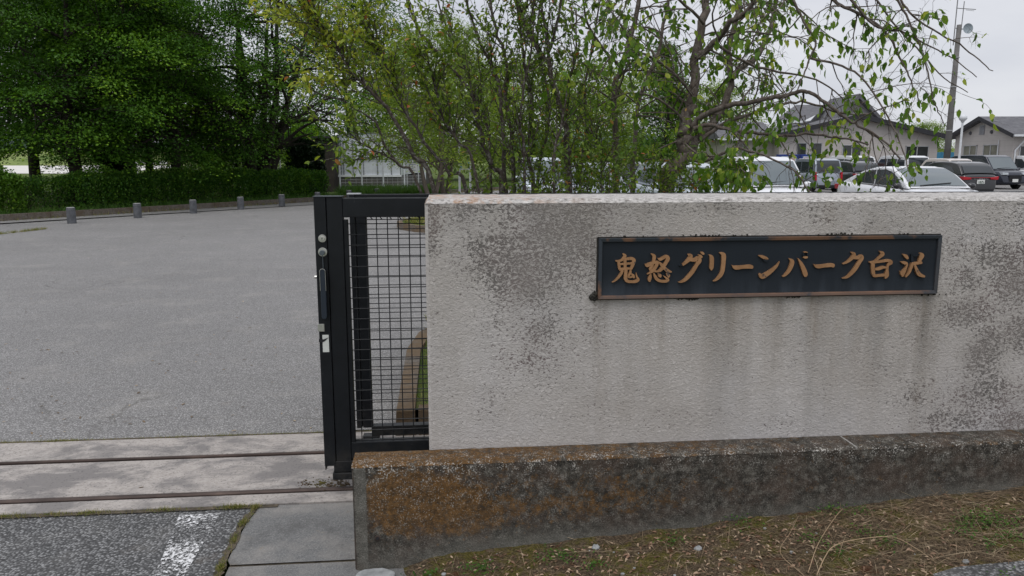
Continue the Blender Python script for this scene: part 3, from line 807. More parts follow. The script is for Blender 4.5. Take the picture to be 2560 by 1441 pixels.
CH_ = [
 (A_, [[(345,225,30),(388,268,70),(350,330,58),(300,362,18)], [(172,388,14),(235,400,55),(252,480,62),(262,560,55),(290,608,40)],
   [(235,395,45),(390,350,52),(545,335,70),(592,385,85),(560,480,75),(535,550,60),(520,598,25)], [(262,462,42),(380,452,48),(545,440,48)],
   [(270,572,48),(400,562,55),(535,560,45)], [(388,350,60),(388,450,68),(388,560,65)], [(330,600,60),(290,690,58),(220,780,46),(150,845,28),(92,875,10)],
   [(408,590,72),(402,700,75),(400,790,80),(440,845,68),(540,860,60),(640,848,68),(688,812,58),(655,740,34),(640,655,8)],
   [(512,605,50),(500,665,55),(462,745,42),(500,758,38),(565,738,48)], [(530,682,26),(572,715,55),(590,768,44)]]),
 (A_, [[(990,222,22),(1055,280,78),(1040,400,62),(1005,500,60),(965,580,58),(1060,612,58),(1145,640,20)], [(850,465,28),(900,485,88),(1000,440,68),(1135,408,60)],
   [(1140,405,60),(1108,485,74),(1060,560,78),(1000,630,64),(895,690,12)], [(1145,328,20),(1195,350,64),(1325,285,70),(1368,330,88),(1320,430,78),(1250,530,82),(1180,605,70),(1095,640,18)],
   [(1160,405,16),(1220,470,66),(1300,560,74),(1380,620,76),(1450,636,26)], [(975,690,26),(960,750,72),(945,820,74),(955,862,22)],
   [(1042,660,22),(1075,740,66),(1125,810,72),(1220,850,58),(1330,845,64),(1368,812,56),(1310,760,36),(1262,722,8)],
   [(1140,670,28),(1180,718,78),(1195,750,48)], [(1328,665,28),(1375,712,76),(1385,758,36)]]),
 (A_, [[(1830,240,28),(1890,270,88),(1850,350,88),(1780,420,70),(1705,478,48)], [(1870,352,84),(1980,362,84),(2060,332,104),(2082,385,108),(2030,470,82),(1960,590,84),(1870,710,84),(1760,820,70),(1665,868,38),(1610,872,12)],
   [(2070,248,22),(2110,272,58),(2142,302,52)], [(2118,188,22),(2160,207,58),(2187,232,42)]]),
 (A_, [[(2310,245,16),(2365,300,88),(2374,420,94),(2365,540,92),(2365,602,20)]]),
 (B_, [[(178,198,22),(262,250,102),(264,400,94),(250,550,92),(222,670,86),(150,770,70),(80,828,40),(25,848,10)]]),
 (B_, [[(458,488,12),(540,540,88),(700,526,78),(860,516,92),(925,530,76)]]),
 (B_, [[(1068,265,18),(1150,290,66),(1240,328,68),(1282,340,30)], [(1088,688,56),(1150,742,106),(1280,670,96),(1400,580,72),(1490,490,42),(1545,402,6)]]),
 (B_, [[(1770,335,22),(1832,400,92),(1802,530,88),(1740,640,72),(1670,712,50),(1615,745,20)], [(1963,325,10),(2030,430,66),(2090,560,98),(2132,680,106),(2135,735,66)], [(2092,300,40),(2135,308,50),(2178,300,40)], [(2100,190,20),(2140,182,26),(2178,190,20)]]),
 (C_, [[(-140,465,12),(-60,512,82),(100,497,78),(250,482,88),(315,495,86)]]),
 (C_, [[(715,188,22),(775,230,82),(750,300,78),(680,370,62),(600,425,42),(525,455,22)], [(765,302,84),(870,312,76),(940,282,84),(952,330,86),(890,430,82),(810,560,84),(710,680,72),(610,760,46),(510,785,12)]]),
 (C_, [[(1365,165,22),(1432,220,86),(1380,290,58),(1300,360,42),(1240,400,30)], [(1128,413,16),(1202,440,76),(1210,560,80),(1222,680,78),(1250,742,58)], [(1205,418,58),(1350,402,58),(1560,378,62),(1612,420,96),(1556,480,52),(1540,560,48),(1530,640,76),(1520,720,96),(1490,788,22)],
   [(1262,578,46),(1340,566,66),(1440,532,62),(1535,545,28)], [(1245,732,58),(1380,716,58),(1500,706,62)]]),
 (C_, [[(1898,235,22),(1968,280,76),(2008,335,48)], [(1852,410,18),(1930,430,72),(1990,440,46)], [(2000,445,26),(1962,550,48),(1905,650,84),(1880,735,46)], [(1836,620,14),(1868,690,62)],
   [(2298,205,36),(2322,260,106),(2292,340,78),(2262,420,66)], [(2110,440,48),(2200,440,58),(2318,425,56)], [(2112,440,58),(2072,550,64),(2022,660,58),(1952,752,26)], [(2158,470,38),(2200,580,68),(2262,690,86),(2380,742,50)]]),
]
DARKS = [(B_, [[(1190,360,50),(1240,372,70),(1275,378,40)], [(2095,210,24),(2085,250,24),(2095,290,24)], [(2178,210,24),(2188,250,24),(2178,290,24)]]), (C_, [[(2085,240,36),(2180,262,50),(2260,240,36)], [(2105,250,50),(2108,340,50),(2112,420,50)]]), (A_, [[(1630,498,12),(1665,485,36),(1695,478,44)]])]
def letters(name, data, mat):
    for off, strokes in data:
        mb = MB(); d0 = -.0185
        for si, st in enumerate(strokes):
            Lf, Rt = brush(st, off); dd = d0 - .0004 * si; n = len(Lf)
            vs = [(a_, dd, b_) for a_, b_ in Lf] + [(a_, dd, b_) for a_, b_ in Rt] + [(a_, -.0095, b_) for a_, b_ in Lf] + [(a_, -.0095, b_) for a_, b_ in Rt]
            fs = []
            for i in range(n - 1):
                fs += [(i, i+1, n+i+1, n+i), (i, 2*n+i, 2*n+i+1, i+1), (n+i, n+i+1, 3*n+i+1, 3*n+i)]
            fs += [(0, n, 3*n, 2*n), (n-1, 3*n-1, 4*n-1, 2*n-1)]
            mb.add(vs, fs)
        mb.build(name, mat, plq)
letters('character', CH_, M['copper'])
letters('worn_stroke', [(o_, [st_]) for o_, sts in DARKS for st_ in sts], M['plate'])

# mortar lump and moss at plaque corner: small details of the wall
mb = MB(); s_, z_ = WP(1484, 741)
for k in range(18):
    r_ = random.Random(k); mb.sphere((s_ + r_.gauss(0, .007), -.003, z_ + r_.gauss(0, .008)), .004 + r_.random() * .005, 4)
for k in range(45):
    r_ = random.Random(100 + k); ss = WP(r_.choice([1730, 1790, 1850, 2080, 2100, 2280, 1560]) + r_.gauss(0, 22), 590)[0]
    mb.sphere((ss, -.006, PT + .004 + abs(r_.gauss(0, .003))), .0025 + r_.random() * .003, 3)
for k in range(60):
    r_ = random.Random(300 + k); ss = WP(r_.choice([1720, 1730, 1990, 2340]) + r_.gauss(0, 14), 740)[0]
    mb.sphere((ss, -.006, PB - .004 - abs(r_.gauss(0, .003))), .0022 + r_.random() * .003, 3)
mb.build('moss', plain('black moss', (0.035, 0.033, 0.028), .95, var=.5, scale=60), wall)

# ------------------------------------------------------------------ low lichened concrete wall
lw = wthing('low_concrete_wall', 'low grey concrete wall blotched with orange lichen in front of the white wall', 'wall')
bl, bt_ = WP(880, 1169, VB); _, bt = WP(900, 1168, VB)
BS0 = (WP(880, 1169, VB)[0] + WP(886, 1420, VB)[0]) / 2; BT = bt + .006
print('block', BS0, BT, 'soil right', sl1)
ZB = -0.12
def blkf(s, v): return (s, VB + (0.004 * mnoise.noise(Vector((s * 30, v * 30, 1)))), v)
SR = WP(2140, 1150, VB)[0]
def lich(S, Z):
    r = blob(S, Z, BS0 + .16, .28, .16, .16, 1.05) + blob(S, Z, BS0 + .42, .24, .20, .2, .80) + blob(S, Z, BS0 + .95, .24, .40, .14, .62) + 0.34 + blob(S, Z, BS0 + 1.9, .3, .5, .2, .18)
    r *= np.where(S < BS0 + .055, .15, 1.0)
    r *= np.clip((Z - soil_arr(S) - .03) / .08, 0.1, 1)
    return r
def soil_arr(S): return np.maximum(-.06, (S - sl0[0]) / (sl1[0] - sl0[0]) * sl1[1])
def clean(S, Z):
    r = np.exp(-((Z - soil_arr(S)) / .045) ** 2) * .9 + (S < BS0 + .052) * 1.0 + blob(S, Z, BS0 + .6, .08, .3, .07, .5)
    return np.clip(r, 0, 1)
def white(S, Z): return 0.25 + np.exp(-((BT - Z) / .05) ** 2) + blob(S, Z, BS0 + .2, .3, .4, .1, .6)
ATT = {'lich': lich, 'clean': clean, 'white': white}
us = np.concatenate([np.linspace(BS0 + .008, SR - .004, 300), np.linspace(SR + .004, 6.5, 200)])
grid('face', us, np.linspace(ZB, BT - .010, 46), blkf, M['lichen'], ATT, lw, True)
def topl(S, V_): return np.clip(1.25 - (S - BS0) * .33, .62, 1.25)
def topf(s, v): return (s, v, BT + .002 * mnoise.noise(Vector((s * 25, v * 25, 4))) - (0.010 if v < VB + .006 else (.002 if v < VB + .02 else 0)))
grid('top', np.linspace(BS0, 6.5, 420), np.array([VB - .001, VB + .008, VB + .022, VB + .05, VB + .08, VB + .11, -.002]), topf, M['lichen'], {'lich': topl, 'white': lambda S, V_: 1.3 - 8 * (V_ - VB)}, lw, True)
mb = MB(); mb.box(BS0 + .002, 6.5, VB + .009, -.003, ZB, BT - .012)
mb.build('core', M['lichen'], lw)
mb = MB(); mb.box(SR - .0035, SR + .0035, VB + .002, -.01, ZB, BT + .0008); mb.build('joint', plain('pale joint mortar', (.30, .29, .27), .95, var=.4, scale=30), lw)
mb = MB()
mb.add([(BS0 + .008, VB, ZB), (BS0, VB + .014, ZB), (BS0, VB + .014, BT - .008), (BS0 + .008, VB, BT - .010), (BS0, -.002, ZB), (BS0, -.002, BT - .008)], [(0, 3, 2, 1), (1, 2, 5, 4)])
mb.build('end_face', M['lichen'], lw)
hs, hz_ = WP(944, 1345, VB)
mb = MB(); ring = []
for k in range(20):
    a_ = 2 * math.pi * k / 20; ring.append((math.cos(a_), math.sin(a_)))
for i in range(20):
    p, q = ring[i], ring[(i + 1) % 20]
    mb.add([(hs + p[0]*.0105, VB - .004, hz_ + p[1]*.0105), (hs + q[0]*.0105, VB - .004, hz_ + q[1]*.0105), (hs + q[0]*.007, VB - .005, hz_ + q[1]*.007), (hs + p[0]*.007, VB - .005, hz_ + p[1]*.007),
            (hs + p[0]*.006, VB + .02, hz_ + p[1]*.006), (hs + q[0]*.006, VB + .02, hz_ + q[1]*.006), (hs + p[0]*.0125, VB + .003, hz_ + p[1]*.0125), (hs + q[0]*.0125, VB + .003, hz_ + q[1]*.0125)],
           [(0, 1, 2, 3), (3, 2, 5, 4), (6, 7, 1, 0)])
mb.build('weep_hole', M['rust'], lw)
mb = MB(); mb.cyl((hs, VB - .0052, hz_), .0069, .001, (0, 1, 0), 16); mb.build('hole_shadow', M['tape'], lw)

# pale patch stone at the foot of the low wall
st = thing('paving_stone', 'flat pale grey broken stone at the foot of the low wall', 'stone', G(940, 1440, 0))
mb = MB(); r_ = random.Random(4); pts = []
for k in range(14):
    a_ = 2 * math.pi * k / 14; pts.append((math.cos(a_) * .085 * (.85 + .2 * r_.random()), math.sin(a_) * .045 * (.85 + .2 * r_.random())))
mb.prism(pts, -.03, .012, 'z'); mb.build('body', plain('pale stone', (.27, .28, .28), .9, var=.3, scale=30), st, bevel=.006)

# ------------------------------------------------------------------ sliding gate, two leaves
def gate_leaf(v, s_left, zt, first):
    lab = ('black sliding gate leaf with lock, handle and white sticker' if first else 'rear black sliding gate leaf seen through the wire mesh of the front one')
    g = wthing('sliding_gate', lab, 'gate', 'leaves of the black sliding gate')
    hf = .028
    zb = WP(812, 1165, VG - hf)[1] if True else .1
    s2 = s_left
    if first:
        a0 = (WP(784, 495, v - hf)[0] + WP(811, 1150, v - hf)[0]) / 2
        a1 = (WP(816, 495, v - hf)[0] + WP(840, 1150, v - hf)[0]) / 2
        a2 = (WP(855, 500, v - hf)[0] + WP(877, 1100, v - hf)[0]) / 2
        a3 = a2 + .020
        mb = MB()
        zt2 = zt + .006
        mb.box(a0, a1 - .003, v - hf - .004, v + hf + .004, zb - .0, zt2)
        mb.box(a0 + .001, a0 + .006, v - hf + .002, v + hf, zb - .022, zb)
        mb.box(a1 - .014, a1 - .003, v - hf + .002, v + hf, zb - .02, zb)
        mb.build('lock_stile', M['black'], g, bevel=.002)
        mb = MB(); mb.box(a1, a2, v - hf, v + hf, zb + .01, zt2); mb.build('stile', M['black'], g, bevel=.003)
        mb = MB(); mb.box(a2 + .001, a3, v - hf + .008, v + hf - .008, zb + .05, zt - .1); mb.build('inner_bead', M['black'], g, bevel=.002)
        mb = MB(); mb.box(a0 - .003, a2 + .002, v - hf - .007, v + hf + .007, zt2, zt2 + .004); mb.build('top_cap', plain('pale grey edge cap', (.06, .068, .078), .4), g, bevel=.001)
        # lock and handles
        def at(px, py, vv=v - hf - .004): return WP(px, py, vv)
        lc = thing
        c = at(806, 596); mb = MB()
        mb.cyl((c[0], v - hf - .004, c[1]), .019, -.008, (0, 1, 0), 28, .0175); mb.cyl((c[0], v - hf - .012, c[1]), .012, -.005, (0, 1, 0), 24, .011)
        lk = mb.build('lock_cylinder', M['steel'], g, bevel=.0008)
        mb = MB(); mb.box(c[0] - .0012, c[0] + .0012, v - hf - .0178, v - hf - .0172, c[1] - .004, c[1] + .004); mb.cyl((c[0], v - hf - .0172, c[1] + .002), .0022, -.0007, (0, 1, 0), 12); mb.build('keyhole', M['tape'], lk)
        c = at(807, 630); mb = MB()
        mb.cyl((c[0], v - hf - .004, c[1]), .0215, -.006, (0, 1, 0), 28, .020)
        rs = mb.build('rosette', M['steel'], g, bevel=.0008)
        mb = MB(); mb.cyl((c[0] - .001, v - hf - .010, c[1] - .002), .0125, -.022, (0, 1, 0), 24, .0115); mb.box(c[0] - .0022, c[0] + .0012, v - hf - .012, v - hf - .006, c[1] - .075, c[1] - .010)
        mb.build('thumb_turn', M['greymetal'], rs, bevel=.001)
        c0_ = at(806, 672, v - hf - .03); c1_ = at(811, 798, v - hf - .03); mb = MB(); hw = .0125; n = 10
        pts = []
        for k in range(n + 1):
            a_ = math.pi * k / n; pts.append((c0_[0] + hw * math.cos(a_), c0_[1] - hw + hw * math.sin(a_)))
        for k in range(n + 1):
            a_ = math.pi + math.pi * k / n; pts.append((c0_[0] + hw * math.cos(a_), c1_[1] + hw + hw * math.sin(a_)))
        mb.prism(pts, v - hf - .034, v - hf - .020)
        hd = mb.build('pull_handle', M['handle'], g, bevel=.003)
        mb = MB(); rimp = [((x_ - c0_[0]) * 1.0, z_) for x_, z_ in pts]
        loop = [(x_, v - hf - .0345, z_) for x_, z_ in pts[:n + 1]]
        loop = [(pts[0][0], v - hf - .0345, pts[0][1] - .09)] + loop + [(pts[n][0], v - hf - .0345, pts[n][1] - .09)]
        mb.tube(loop, .0011, 6); mb.build('trim', M['steel'], hd)
        mb = MB()
        for z_ in (c0_[1] - .02, c1_[1] + .02):
            mb = MB(); mb.cyl((c0_[0] + .003, v - hf - .003, z_), .009, -.02, (0, 1, 0), 14); mb.build('handle_mount', M['black'], hd)
        c = at(803, 819); mb = MB(); mb.box(a0 - .004, c[0] + .015, v - hf - .009, v - hf - .003, c[1] - .018, c[1] + .018)
        for k in (-.006, .006): mb.cyl((c[0] + .009, v - hf - .009, c[1] + k), .002, -.0015, (0, 1, 0), 10)
        mb.build('strike_plate', M['steel'], g, bevel=.001)
        c = WP(787, 694, v - hf + .01); mb = MB(); mb.cyl((a0 + .001, v, c[1]), .008, -.016, (1, 0, 0), 16); mb.build('stop_knob', M['steel'], g, bevel=.002)
        t0_ = at(814, 837); t1_ = at(816, 880); mb = MB()
        mb.box(t0_[0] - .015, t0_[0] + .014, v - hf - .0055, v - hf - .0045, t1_[1], t0_[1]); sk = mb.build('sticker', M['sticker'], g)
        mb = MB(); zc = t1_[1] * .35 + t0_[1] * .65
        mb.prism([(t0_[0] - .032, zc + .010), (t0_[0] - .010, zc + .008), (t0_[0] + .013, zc + .016), (t0_[0] - .002, zc + .001), (t0_[0] - .018, zc - .008), (t0_[0] - .032, zc - .004)], v - hf - .0068, v - hf - .006)
        mb.build('scuff', M['tape'], sk)
        sL, wl0 = a3, a2
        s2 = a0
        # wheel housing
        w0 = WP(834, 1180, v - .02)[0]; zt_ = WP(850, 1163, v - .03)[1]
        mb = MB(); zm_, zq_ = WP(850, 1181, v - .03)[1], WP(850, 1201, v - .045)[1]; mb.box(w0 + .004, w0 + .11, v - .030, v + .03, zm_ + .001, zt_ + .02); mb.build('wheel_carrier', M['black'], g, bevel=.003)
        mb = MB(); mb.box(w0 - .002, w0 + .10, v - .042, v + .04, zq_, zm_); mb.build('wheel_housing', M['black'], g, bevel=.004)
    else:
        sL = s_left + .085
        mb = MB(); mb.box(s_left, s_left + .03, v - hf, v + hf, zb + .01, zt); mb.box(s_left + .033, s_left + .085, v - hf + .004, v + hf, zb + .01, zt)
        mb.build('stile', M['black'], g, bevel=.003)
        mb = MB(); mb.box(s_left - .01, s_left + .06, v - hf, v + hf, zt, zt + .005); mb.build('top_cap', plain('pale cap', (.5, .52, .53), .5), g)
        wl0 = s_left + .08
        mb = MB(); mb.box(s_left + .03, s_left + .12, v - .03, v + .03, .012, .10); mb.build('wheel_housing', M['black'], g, bevel=.004)
    send = 3.9 + (0 if first else .3)
    zbr0 = WP(960, 1135, v - hf)[1] - .02 if first else .10
    zbr1 = WP(960, 1104, v - hf)[1] if first else .155
    ztr = WP(960, 543, v - hf)[1] if first else zt - .09
    mb = MB(); mb.box(wl0 + .001, send, v - hf + .001, v + hf - .001, ztr, zt); mb.build('top_rail', M['black'], g, bevel=.003)
    mb = MB(); mb.box(wl0 + .001, send, v - hf + .001, v + hf - .001, zbr0, zbr1); mb.build('bottom_rail', M['black'], g, bevel=.003)
    mb = MB(); mb.box(send, send + .06, v - hf, v + hf, zbr0, zt); mb.build('end_stile', M['black'], g)
    mb = MB(); z_ = ztr - .032 - (0 if first else 0.012); zz_ = []
    while z_ > zbr1: mb.tube([(sL - .02, v, z_), (send, v, z_)], .0024, 6, False); z_ -= .0502
    s_ = sL + (.030 if first else .024); k_ = 0
    while s_ < send:
        if first: mb.tube([(s_, v + .005, zbr1 - .01), (s_, v + .005, ztr + .01)], .0026, 6, False)
        s_ += .0502; k_ += 1
    if not first:
        q = sL + .02
        while q < 1.5:
            mb.tube([(q - .03, v, ztr + .01), (q + .012, v, ztr - .045)], .003, 6, False); q += .0502
    mb.build('wire_mesh', M['black'], g)
    return s2
ZG = WP(960, 495, VG - .028)[1]
gate_leaf(VG, None, ZG, True)
sr = (WP(877, 545, VR)[0] + WP(893, 1090, VR)[0]) / 2
gate_leaf(VR, sr, ZG - .004, False)
print('gate z', ZG, 'rear s', sr)

# ------------------------------------------------------------------ bollards along the kerb
bp = [(180, 558.5), (343.5, 543.5), (482, 531.5), (600.5, 523), (705, 515.3), (797, 508.6), (876, 503), (946, 498), (1011, 493.5), (1071, 489.5)]
b0, b9 = G(*bp[0]), G(*bp[4]); stp = (b9 - b0) / 4
for i in range(10):
    p = b0 + stp * i
    if i == 0:
        bo = thing('bollard', '', 'bollard', p, 0, 'grey concrete bollards along the kerb')
        mb = MB(); n = 20
        mb.tube([(0, 0, -.1), (0, 0, .30), (0, 0, .31), (0, 0, .325), (0, 0, .40), (0, 0, .405)], [.108, .105, .098, .104, .102, .095], n)
        mb.build('post', M['bollard'], bo, smooth=False, bevel=.004)
        mb = MB(); mb.cyl((0, 0, .4052), .092, .006, (0, 0, 1), 20, .084); mb.build('cap', M['bollard_top'], bo)
        q = bo
    else:
        q = copy_tree(bo); q.location = p
    q.rotation_euler = (0, 0, i * 1.3)
    q['label'] = ['nearest grey bollard, at the far left before the hedge', 'second grey bollard from the left in the kerb row', 'third grey bollard from the left, under the dark trees',
                  'fourth grey bollard from the left, before the hedge', 'grey bollard just left of the black gate top', 'grey bollard behind the top corner of the gate',
                  'grey bollard before the mesh fence, above the gate rail', 'grey bollard before the greenhouse fence, next right of the gate post', 'small grey bollard left of the shrub stems',
                  'last grey bollard, beside the pale tree trunk'][i]
# ------------------------------------------------------------------ leaves and growth
def norm(a): return a / np.maximum(1e-9, np.linalg.norm(a, axis=1, keepdims=True))
T_NEAR = (np.array([[0,0,0],[.28,.40,.05],[.28,0,-.02],[.28,-.40,.05],[.66,.33,.03],[.66,0,-.05],[.66,-.33,.03],[1,0,-.12]]),
          [(0,1,2),(0,2,3),(1,4,5),(1,5,2),(2,5,6),(2,6,3),(4,7,5),(5,7,6)])
T_FAR = (np.array([[0,0,0],[.45,.5,.06],[1,0,-.08],[.45,-.5,.06]]), [(0,3,2,1)])
T_BLADE = (np.array([[0,.5,0],[0,-.5,0],[.55,-.38,.0],[.55,.38,.0],[1,-.04,-.22],[1,.04,-.22]]), [(0,1,2,3),(3,2,4,5)])
def leaf_arrays(P_, D, U, Ln, W_, tpl, curl=1.0):
    T, Fc = tpl
    D = norm(D); S = norm(np.cross(D, U)); Nn = np.cross(S, D)
    n = len(P_); k = len(T)
    V = (P_[:, None, :] + D[:, None, :] * (T[None, :, 0:1] * Ln[:, None, None])
         + S[:, None, :] * (T[None, :, 1:2] * (Ln * W_)[:, None, None])
         + Nn[:, None, :] * (T[None, :, 2:3] * (Ln * curl)[:, None, None]))
    F = (np.arange(n)[:, None, None] * k + np.array(Fc)[None]).reshape(-1, len(Fc[0]))
    return V.reshape(-1, 3), F, len(Fc)
def leaf_obj(name, P_, D, U, Ln, W_, tint, mat, tpl, parent=None, curl=1.0):
    V, F, k = leaf_arrays(np.asarray(P_, float), np.asarray(D, float), np.asarray(U, float), np.asarray(Ln, float), W_ if hasattr(W_, '__len__') else np.full(len(P_), W_), tpl, curl)
    return np_mesh(name, V, F, mat, np.repeat(np.clip(tint, 0, 1), k), parent)

def smooth_line(pts, k=4):
    pts = [Vector(p) for p in pts]
    if len(pts) < 3: return pts
    ext = [pts[0] * 2 - pts[1]] + pts + [pts[-1] * 2 - pts[-2]]; q = []
    for i in range(1, len(ext) - 2):
        a_, b_, c_, d_ = ext[i-1:i+3]
        for j in range(k):
            t = j / k
            q.append(0.5 * ((2*b_) + (c_ - a_) * t + (2*a_ - 5*b_ + 4*c_ - d_) * t*t + (3*b_ - a_ - 3*c_ + d_) * t**3))
    q.append(pts[-1]); return q

class Plant:
    def __init__(s, seed): s.r = random.Random(seed); s.tubes = []; s.nodes = []
    def rv(s): return Vector((s.r.gauss(0, 1), s.r.gauss(0, 1), s.r.gauss(0, 1)))
    def side(s, d, ang):
        a = s.rv(); a = (a - d * a.dot(d)).normalized()
        return (d * math.cos(ang) + a * math.sin(ang)).normalized()
    def limb(s, pts, r0, r1, cfg, lvl=0, t0=0.1, n=None, t1=1.0):
        pts = smooth_line(pts); m = len(pts)
        pts = [p + s.rv() * (r0 * .22) * (0 if i == 0 else 1) for i, p in enumerate(pts)]
        rad = [r0 + (r1 - r0) * (i / (m - 1)) ** .8 for i in range(m)]
        s.tubes.append((pts, rad, 9 if r0 > .02 else 6))
        Ltot = sum((pts[i+1] - pts[i]).length for i in range(m - 1))
        n = n if n is not None else int(Ltot * cfg['per_m'])
        for k in range(n):
            t = t0 + (t1 - t0) * s.r.random(); f = t * (m - 1); i = min(m - 2, int(f))
            p = pts[i].lerp(pts[i+1], f - i); d = (pts[i+1] - pts[i]).normalized()
            rr_ = rad[i]
            s.branch(p, s.side(d, R(s.r.uniform(*cfg['ang']))), s.r.uniform(*cfg['len0']) * (1 - .35 * t), min(rr_ * .6, cfg['r'][0]), 0, cfg)
    def branch(s, p, d, Lb, r, lvl, cfg):
        nseg = cfg['seg'][lvl]; pts = [p.copy()]; st = Lb / nseg; tr = cfg['trop'][lvl]
        for i in range(nseg):
            d = (d + s.rv() * cfg['wob'][lvl] + Vector(tr) * (1.0 / nseg) * (0.4 + 1.2 * i / nseg)).normalized()
            pts.append(pts[-1] + d * st)
        last = lvl == len(cfg['seg']) - 1
        s.tubes.append((pts, [r * (1 - .75 * i / nseg) for i in range(nseg + 1)], 5 if lvl == 0 else 3))
        if not last:
            for k in range(s.r.randint(*cfg['ch'][lvl])):
                f = s.r.uniform(.2, 1) * nseg; i = min(nseg - 1, int(f)); q = pts[i].lerp(pts[i+1], f - i)
                s.branch(q, s.side((pts[i+1] - pts[i]).normalized(), R(s.r.uniform(*cfg['ang']))), Lb * s.r.uniform(*cfg['ratio']), max(.0009, r * .5), lvl + 1, cfg)
        if lvl >= cfg['leaf_lvl'] and s.r.random() < cfg.get('leafy', 1):
            sp_ = cfg['leafsp']; nl = int(Lb / sp_)
            for k in range(nl):
                f = (k + s.r.random()) / max(1, nl) * nseg
                if f < nseg * cfg.get('bare', .15): continue
                i = min(nseg - 1, int(f)); s.nodes.append((pts[i].lerp(pts[i+1], f - i), (pts[i+1] - pts[i]).normalized()))
    def wood(s, name, mat, parent):
        mb = MB()
        for pts, rad, n in s.tubes: mb.tube(pts, rad, n, False)
        return mb.build(name, mat, parent, smooth=True)

YEL = np.random.RandomState(77)
def near_leaves(name, pl, cfg, mat, parent, size, width, droop, tintf, seed, curl=1.0):
    rs = np.random.RandomState(seed)
    N_ = np.array([tuple(a) for a, _ in pl.nodes]); Dn = np.array([tuple(b) for _, b in pl.nodes]); n = len(N_)
    D = norm(Dn * .5 + rs.normal(0, .55, (n, 3)) + np.array([0, 0, -droop]))
    U = norm(rs.normal(0, .5, (n, 3)) + np.array([0, 0, 1.0]) + (np.array([0, 0, 0]) if droop < .6 else rs.normal(0, 1.0, (n, 3))))
    Ln = rs.uniform(size[0], size[1], n); tint = tintf(N_, rs)
    return leaf_obj(name, N_, D, U, Ln, width, tint, mat, T_NEAR, parent, curl)

# ------------------------------------------------------------------ weeping cherry behind the wall, on the right
def L3(pts, y0, y1):
    n = len(pts); return [P(a, b, y0 + (y1 - y0) * i / (n - 1)) for i, (a, b) in enumerate(pts)]
ch = Plant(11)
CC = dict(per_m=8.5, ang=(35, 80), len0=(.35, .95), r=(.0075,), seg=(7, 6, 4), trop=((0, 0, -.75), (0, 0, -1.1), (0, 0, -1.3)), wob=(.16, .22, .25),
          ch=((3, 5), (1, 3)), ratio=(.35, .62), leaf_lvl=1, leafsp=.034, bare=.22, leafy=.66)
CU = dict(CC, len0=(.12, .48), leafy=.5)
CL = dict(CC, leafy=.28, len0=(.3, .7))
base = P(1640, 520, 5.7); base.z = .12
ch.limb([base, P(1662, 470, 5.7), P(1690, 425, 5.7), P(1710, 385, 5.7), P(1709, 345, 5.7), P(1713, 315, 5.7)], .062, .052, CC, n=3, t0=.4)
ch.limb(L3([(1713,317),(1722,275),(1731,236),(1738,154),(1758,54),(1767,0),(1785,-120),(1790,-260)], 5.7, 5.9), .044, .022, CC)
ch.limb(L3([(1700,400),(1728,372),(1744,349),(1785,308),(1817,245),(1830,181),(1822,110),(1850,20),(1840,-150)], 5.72, 6.3), .040, .018, CC)
ch.limb(L3([(1828,195),(1850,172),(1889,145),(1925,75),(1940,20),(1960,-120)], 6.0, 6.5), .026, .014, CC)
ch.limb(L3([(1744,145),(1785,109),(1817,68),(1862,32),(1894,0),(1990,-70),(2100,-60)], 5.75, 5.2), .026, .012, CC)
ch.limb(L3([(1731,316),(1758,290),(1799,272),(1853,258),(1912,249),(1966,236),(2003,229),(2034,236),(2080,267),(2125,304),(2170,325),(2216,358),(2252,394)], 5.65, 4.9), .024, .005, CL, n=9)
ch.limb(L3([(1735,322),(1765,312),(1794,317),(1835,326),(1898,333),(1944,340),(2034,335),(2080,342),(2125,349),(2170,360)], 5.6, 5.3), .017, .006, CL, n=4)
ch.limb(L3([(1753,349),(1785,326),(1830,299),(1876,285),(1930,267),(1989,254),(2040,262),(2098,281),(2170,285)], 5.7, 5.9), .018, .005, CL, n=6)
ch.limb(L3([(1725,400),(1760,404),(1794,390),(1835,371),(1876,378),(1921,394),(1984,426),(2025,480)], 5.5, 5.0), .013, .005, CL, n=4)
ch.limb(L3([(1640,420),(1670,400),(1700,440),(1720,455)], 5.4, 5.3), .010, .006, CC, n=2)
ch.limb(L3([(1900,-150),(2000,-80),(2080,0),(2125,23),(2206,72),(2238,118),(2261,168),(2283,217),(2311,272)], 5.2, 4.7), .014, .003, CU, n=11)
ch.limb(L3([(2100,-160),(2200,-60),(2252,0),(2283,41),(2351,86),(2410,118),(2456,158),(2483,177)], 4.9, 4.6), .009, .0025, CU, n=6, t1=.75)
ch.limb(L3([(2080,-60),(2170,50),(2220,74),(2261,82),(2329,118),(2388,150),(2442,195)], 5.0, 4.8), .009, .0025, CU, n=7, t1=.8)
ch.limb(L3([(2100,-100),(2190,0),(2243,68),(2306,136),(2360,195),(2420,231)], 5.1, 4.9), .008, .0025, CU, n=6, t1=.8)
ch.limb(L3([(2200,-80),(2250,10),(2275,60),(2297,113),(2320,181),(2333,245),(2350,290),(2365,317)], 4.8, 4.7), .008, .0022, CU, n=6)
ch.limb(L3([(1930,-120),(1984,0),(2012,59),(2039,104),(2025,145),(2008,190),(1993,227)], 5.1, 4.9), .010, .004, CC, n=4)
ch.limb(L3([(2025,145),(2090,160),(2150,190),(2200,260),(2240,330),(2262,390),(2272,430)], 5.0, 4.5), .008, .003, CL, n=5)
ch.limb(L3([(1790,109),(1870,160),(1950,180),(2040,200),(2100,240),(2160,310)], 5.7, 5.6), .012, .003, CC, n=11)
ch.limb(L3([(1536,500),(1540,420),(1538,317),(1536,227),(1554,172),(1577,91),(1595,9),(1610,-140)], 5.9, 5.9), .026, .016, CC, n=16, t0=.35)
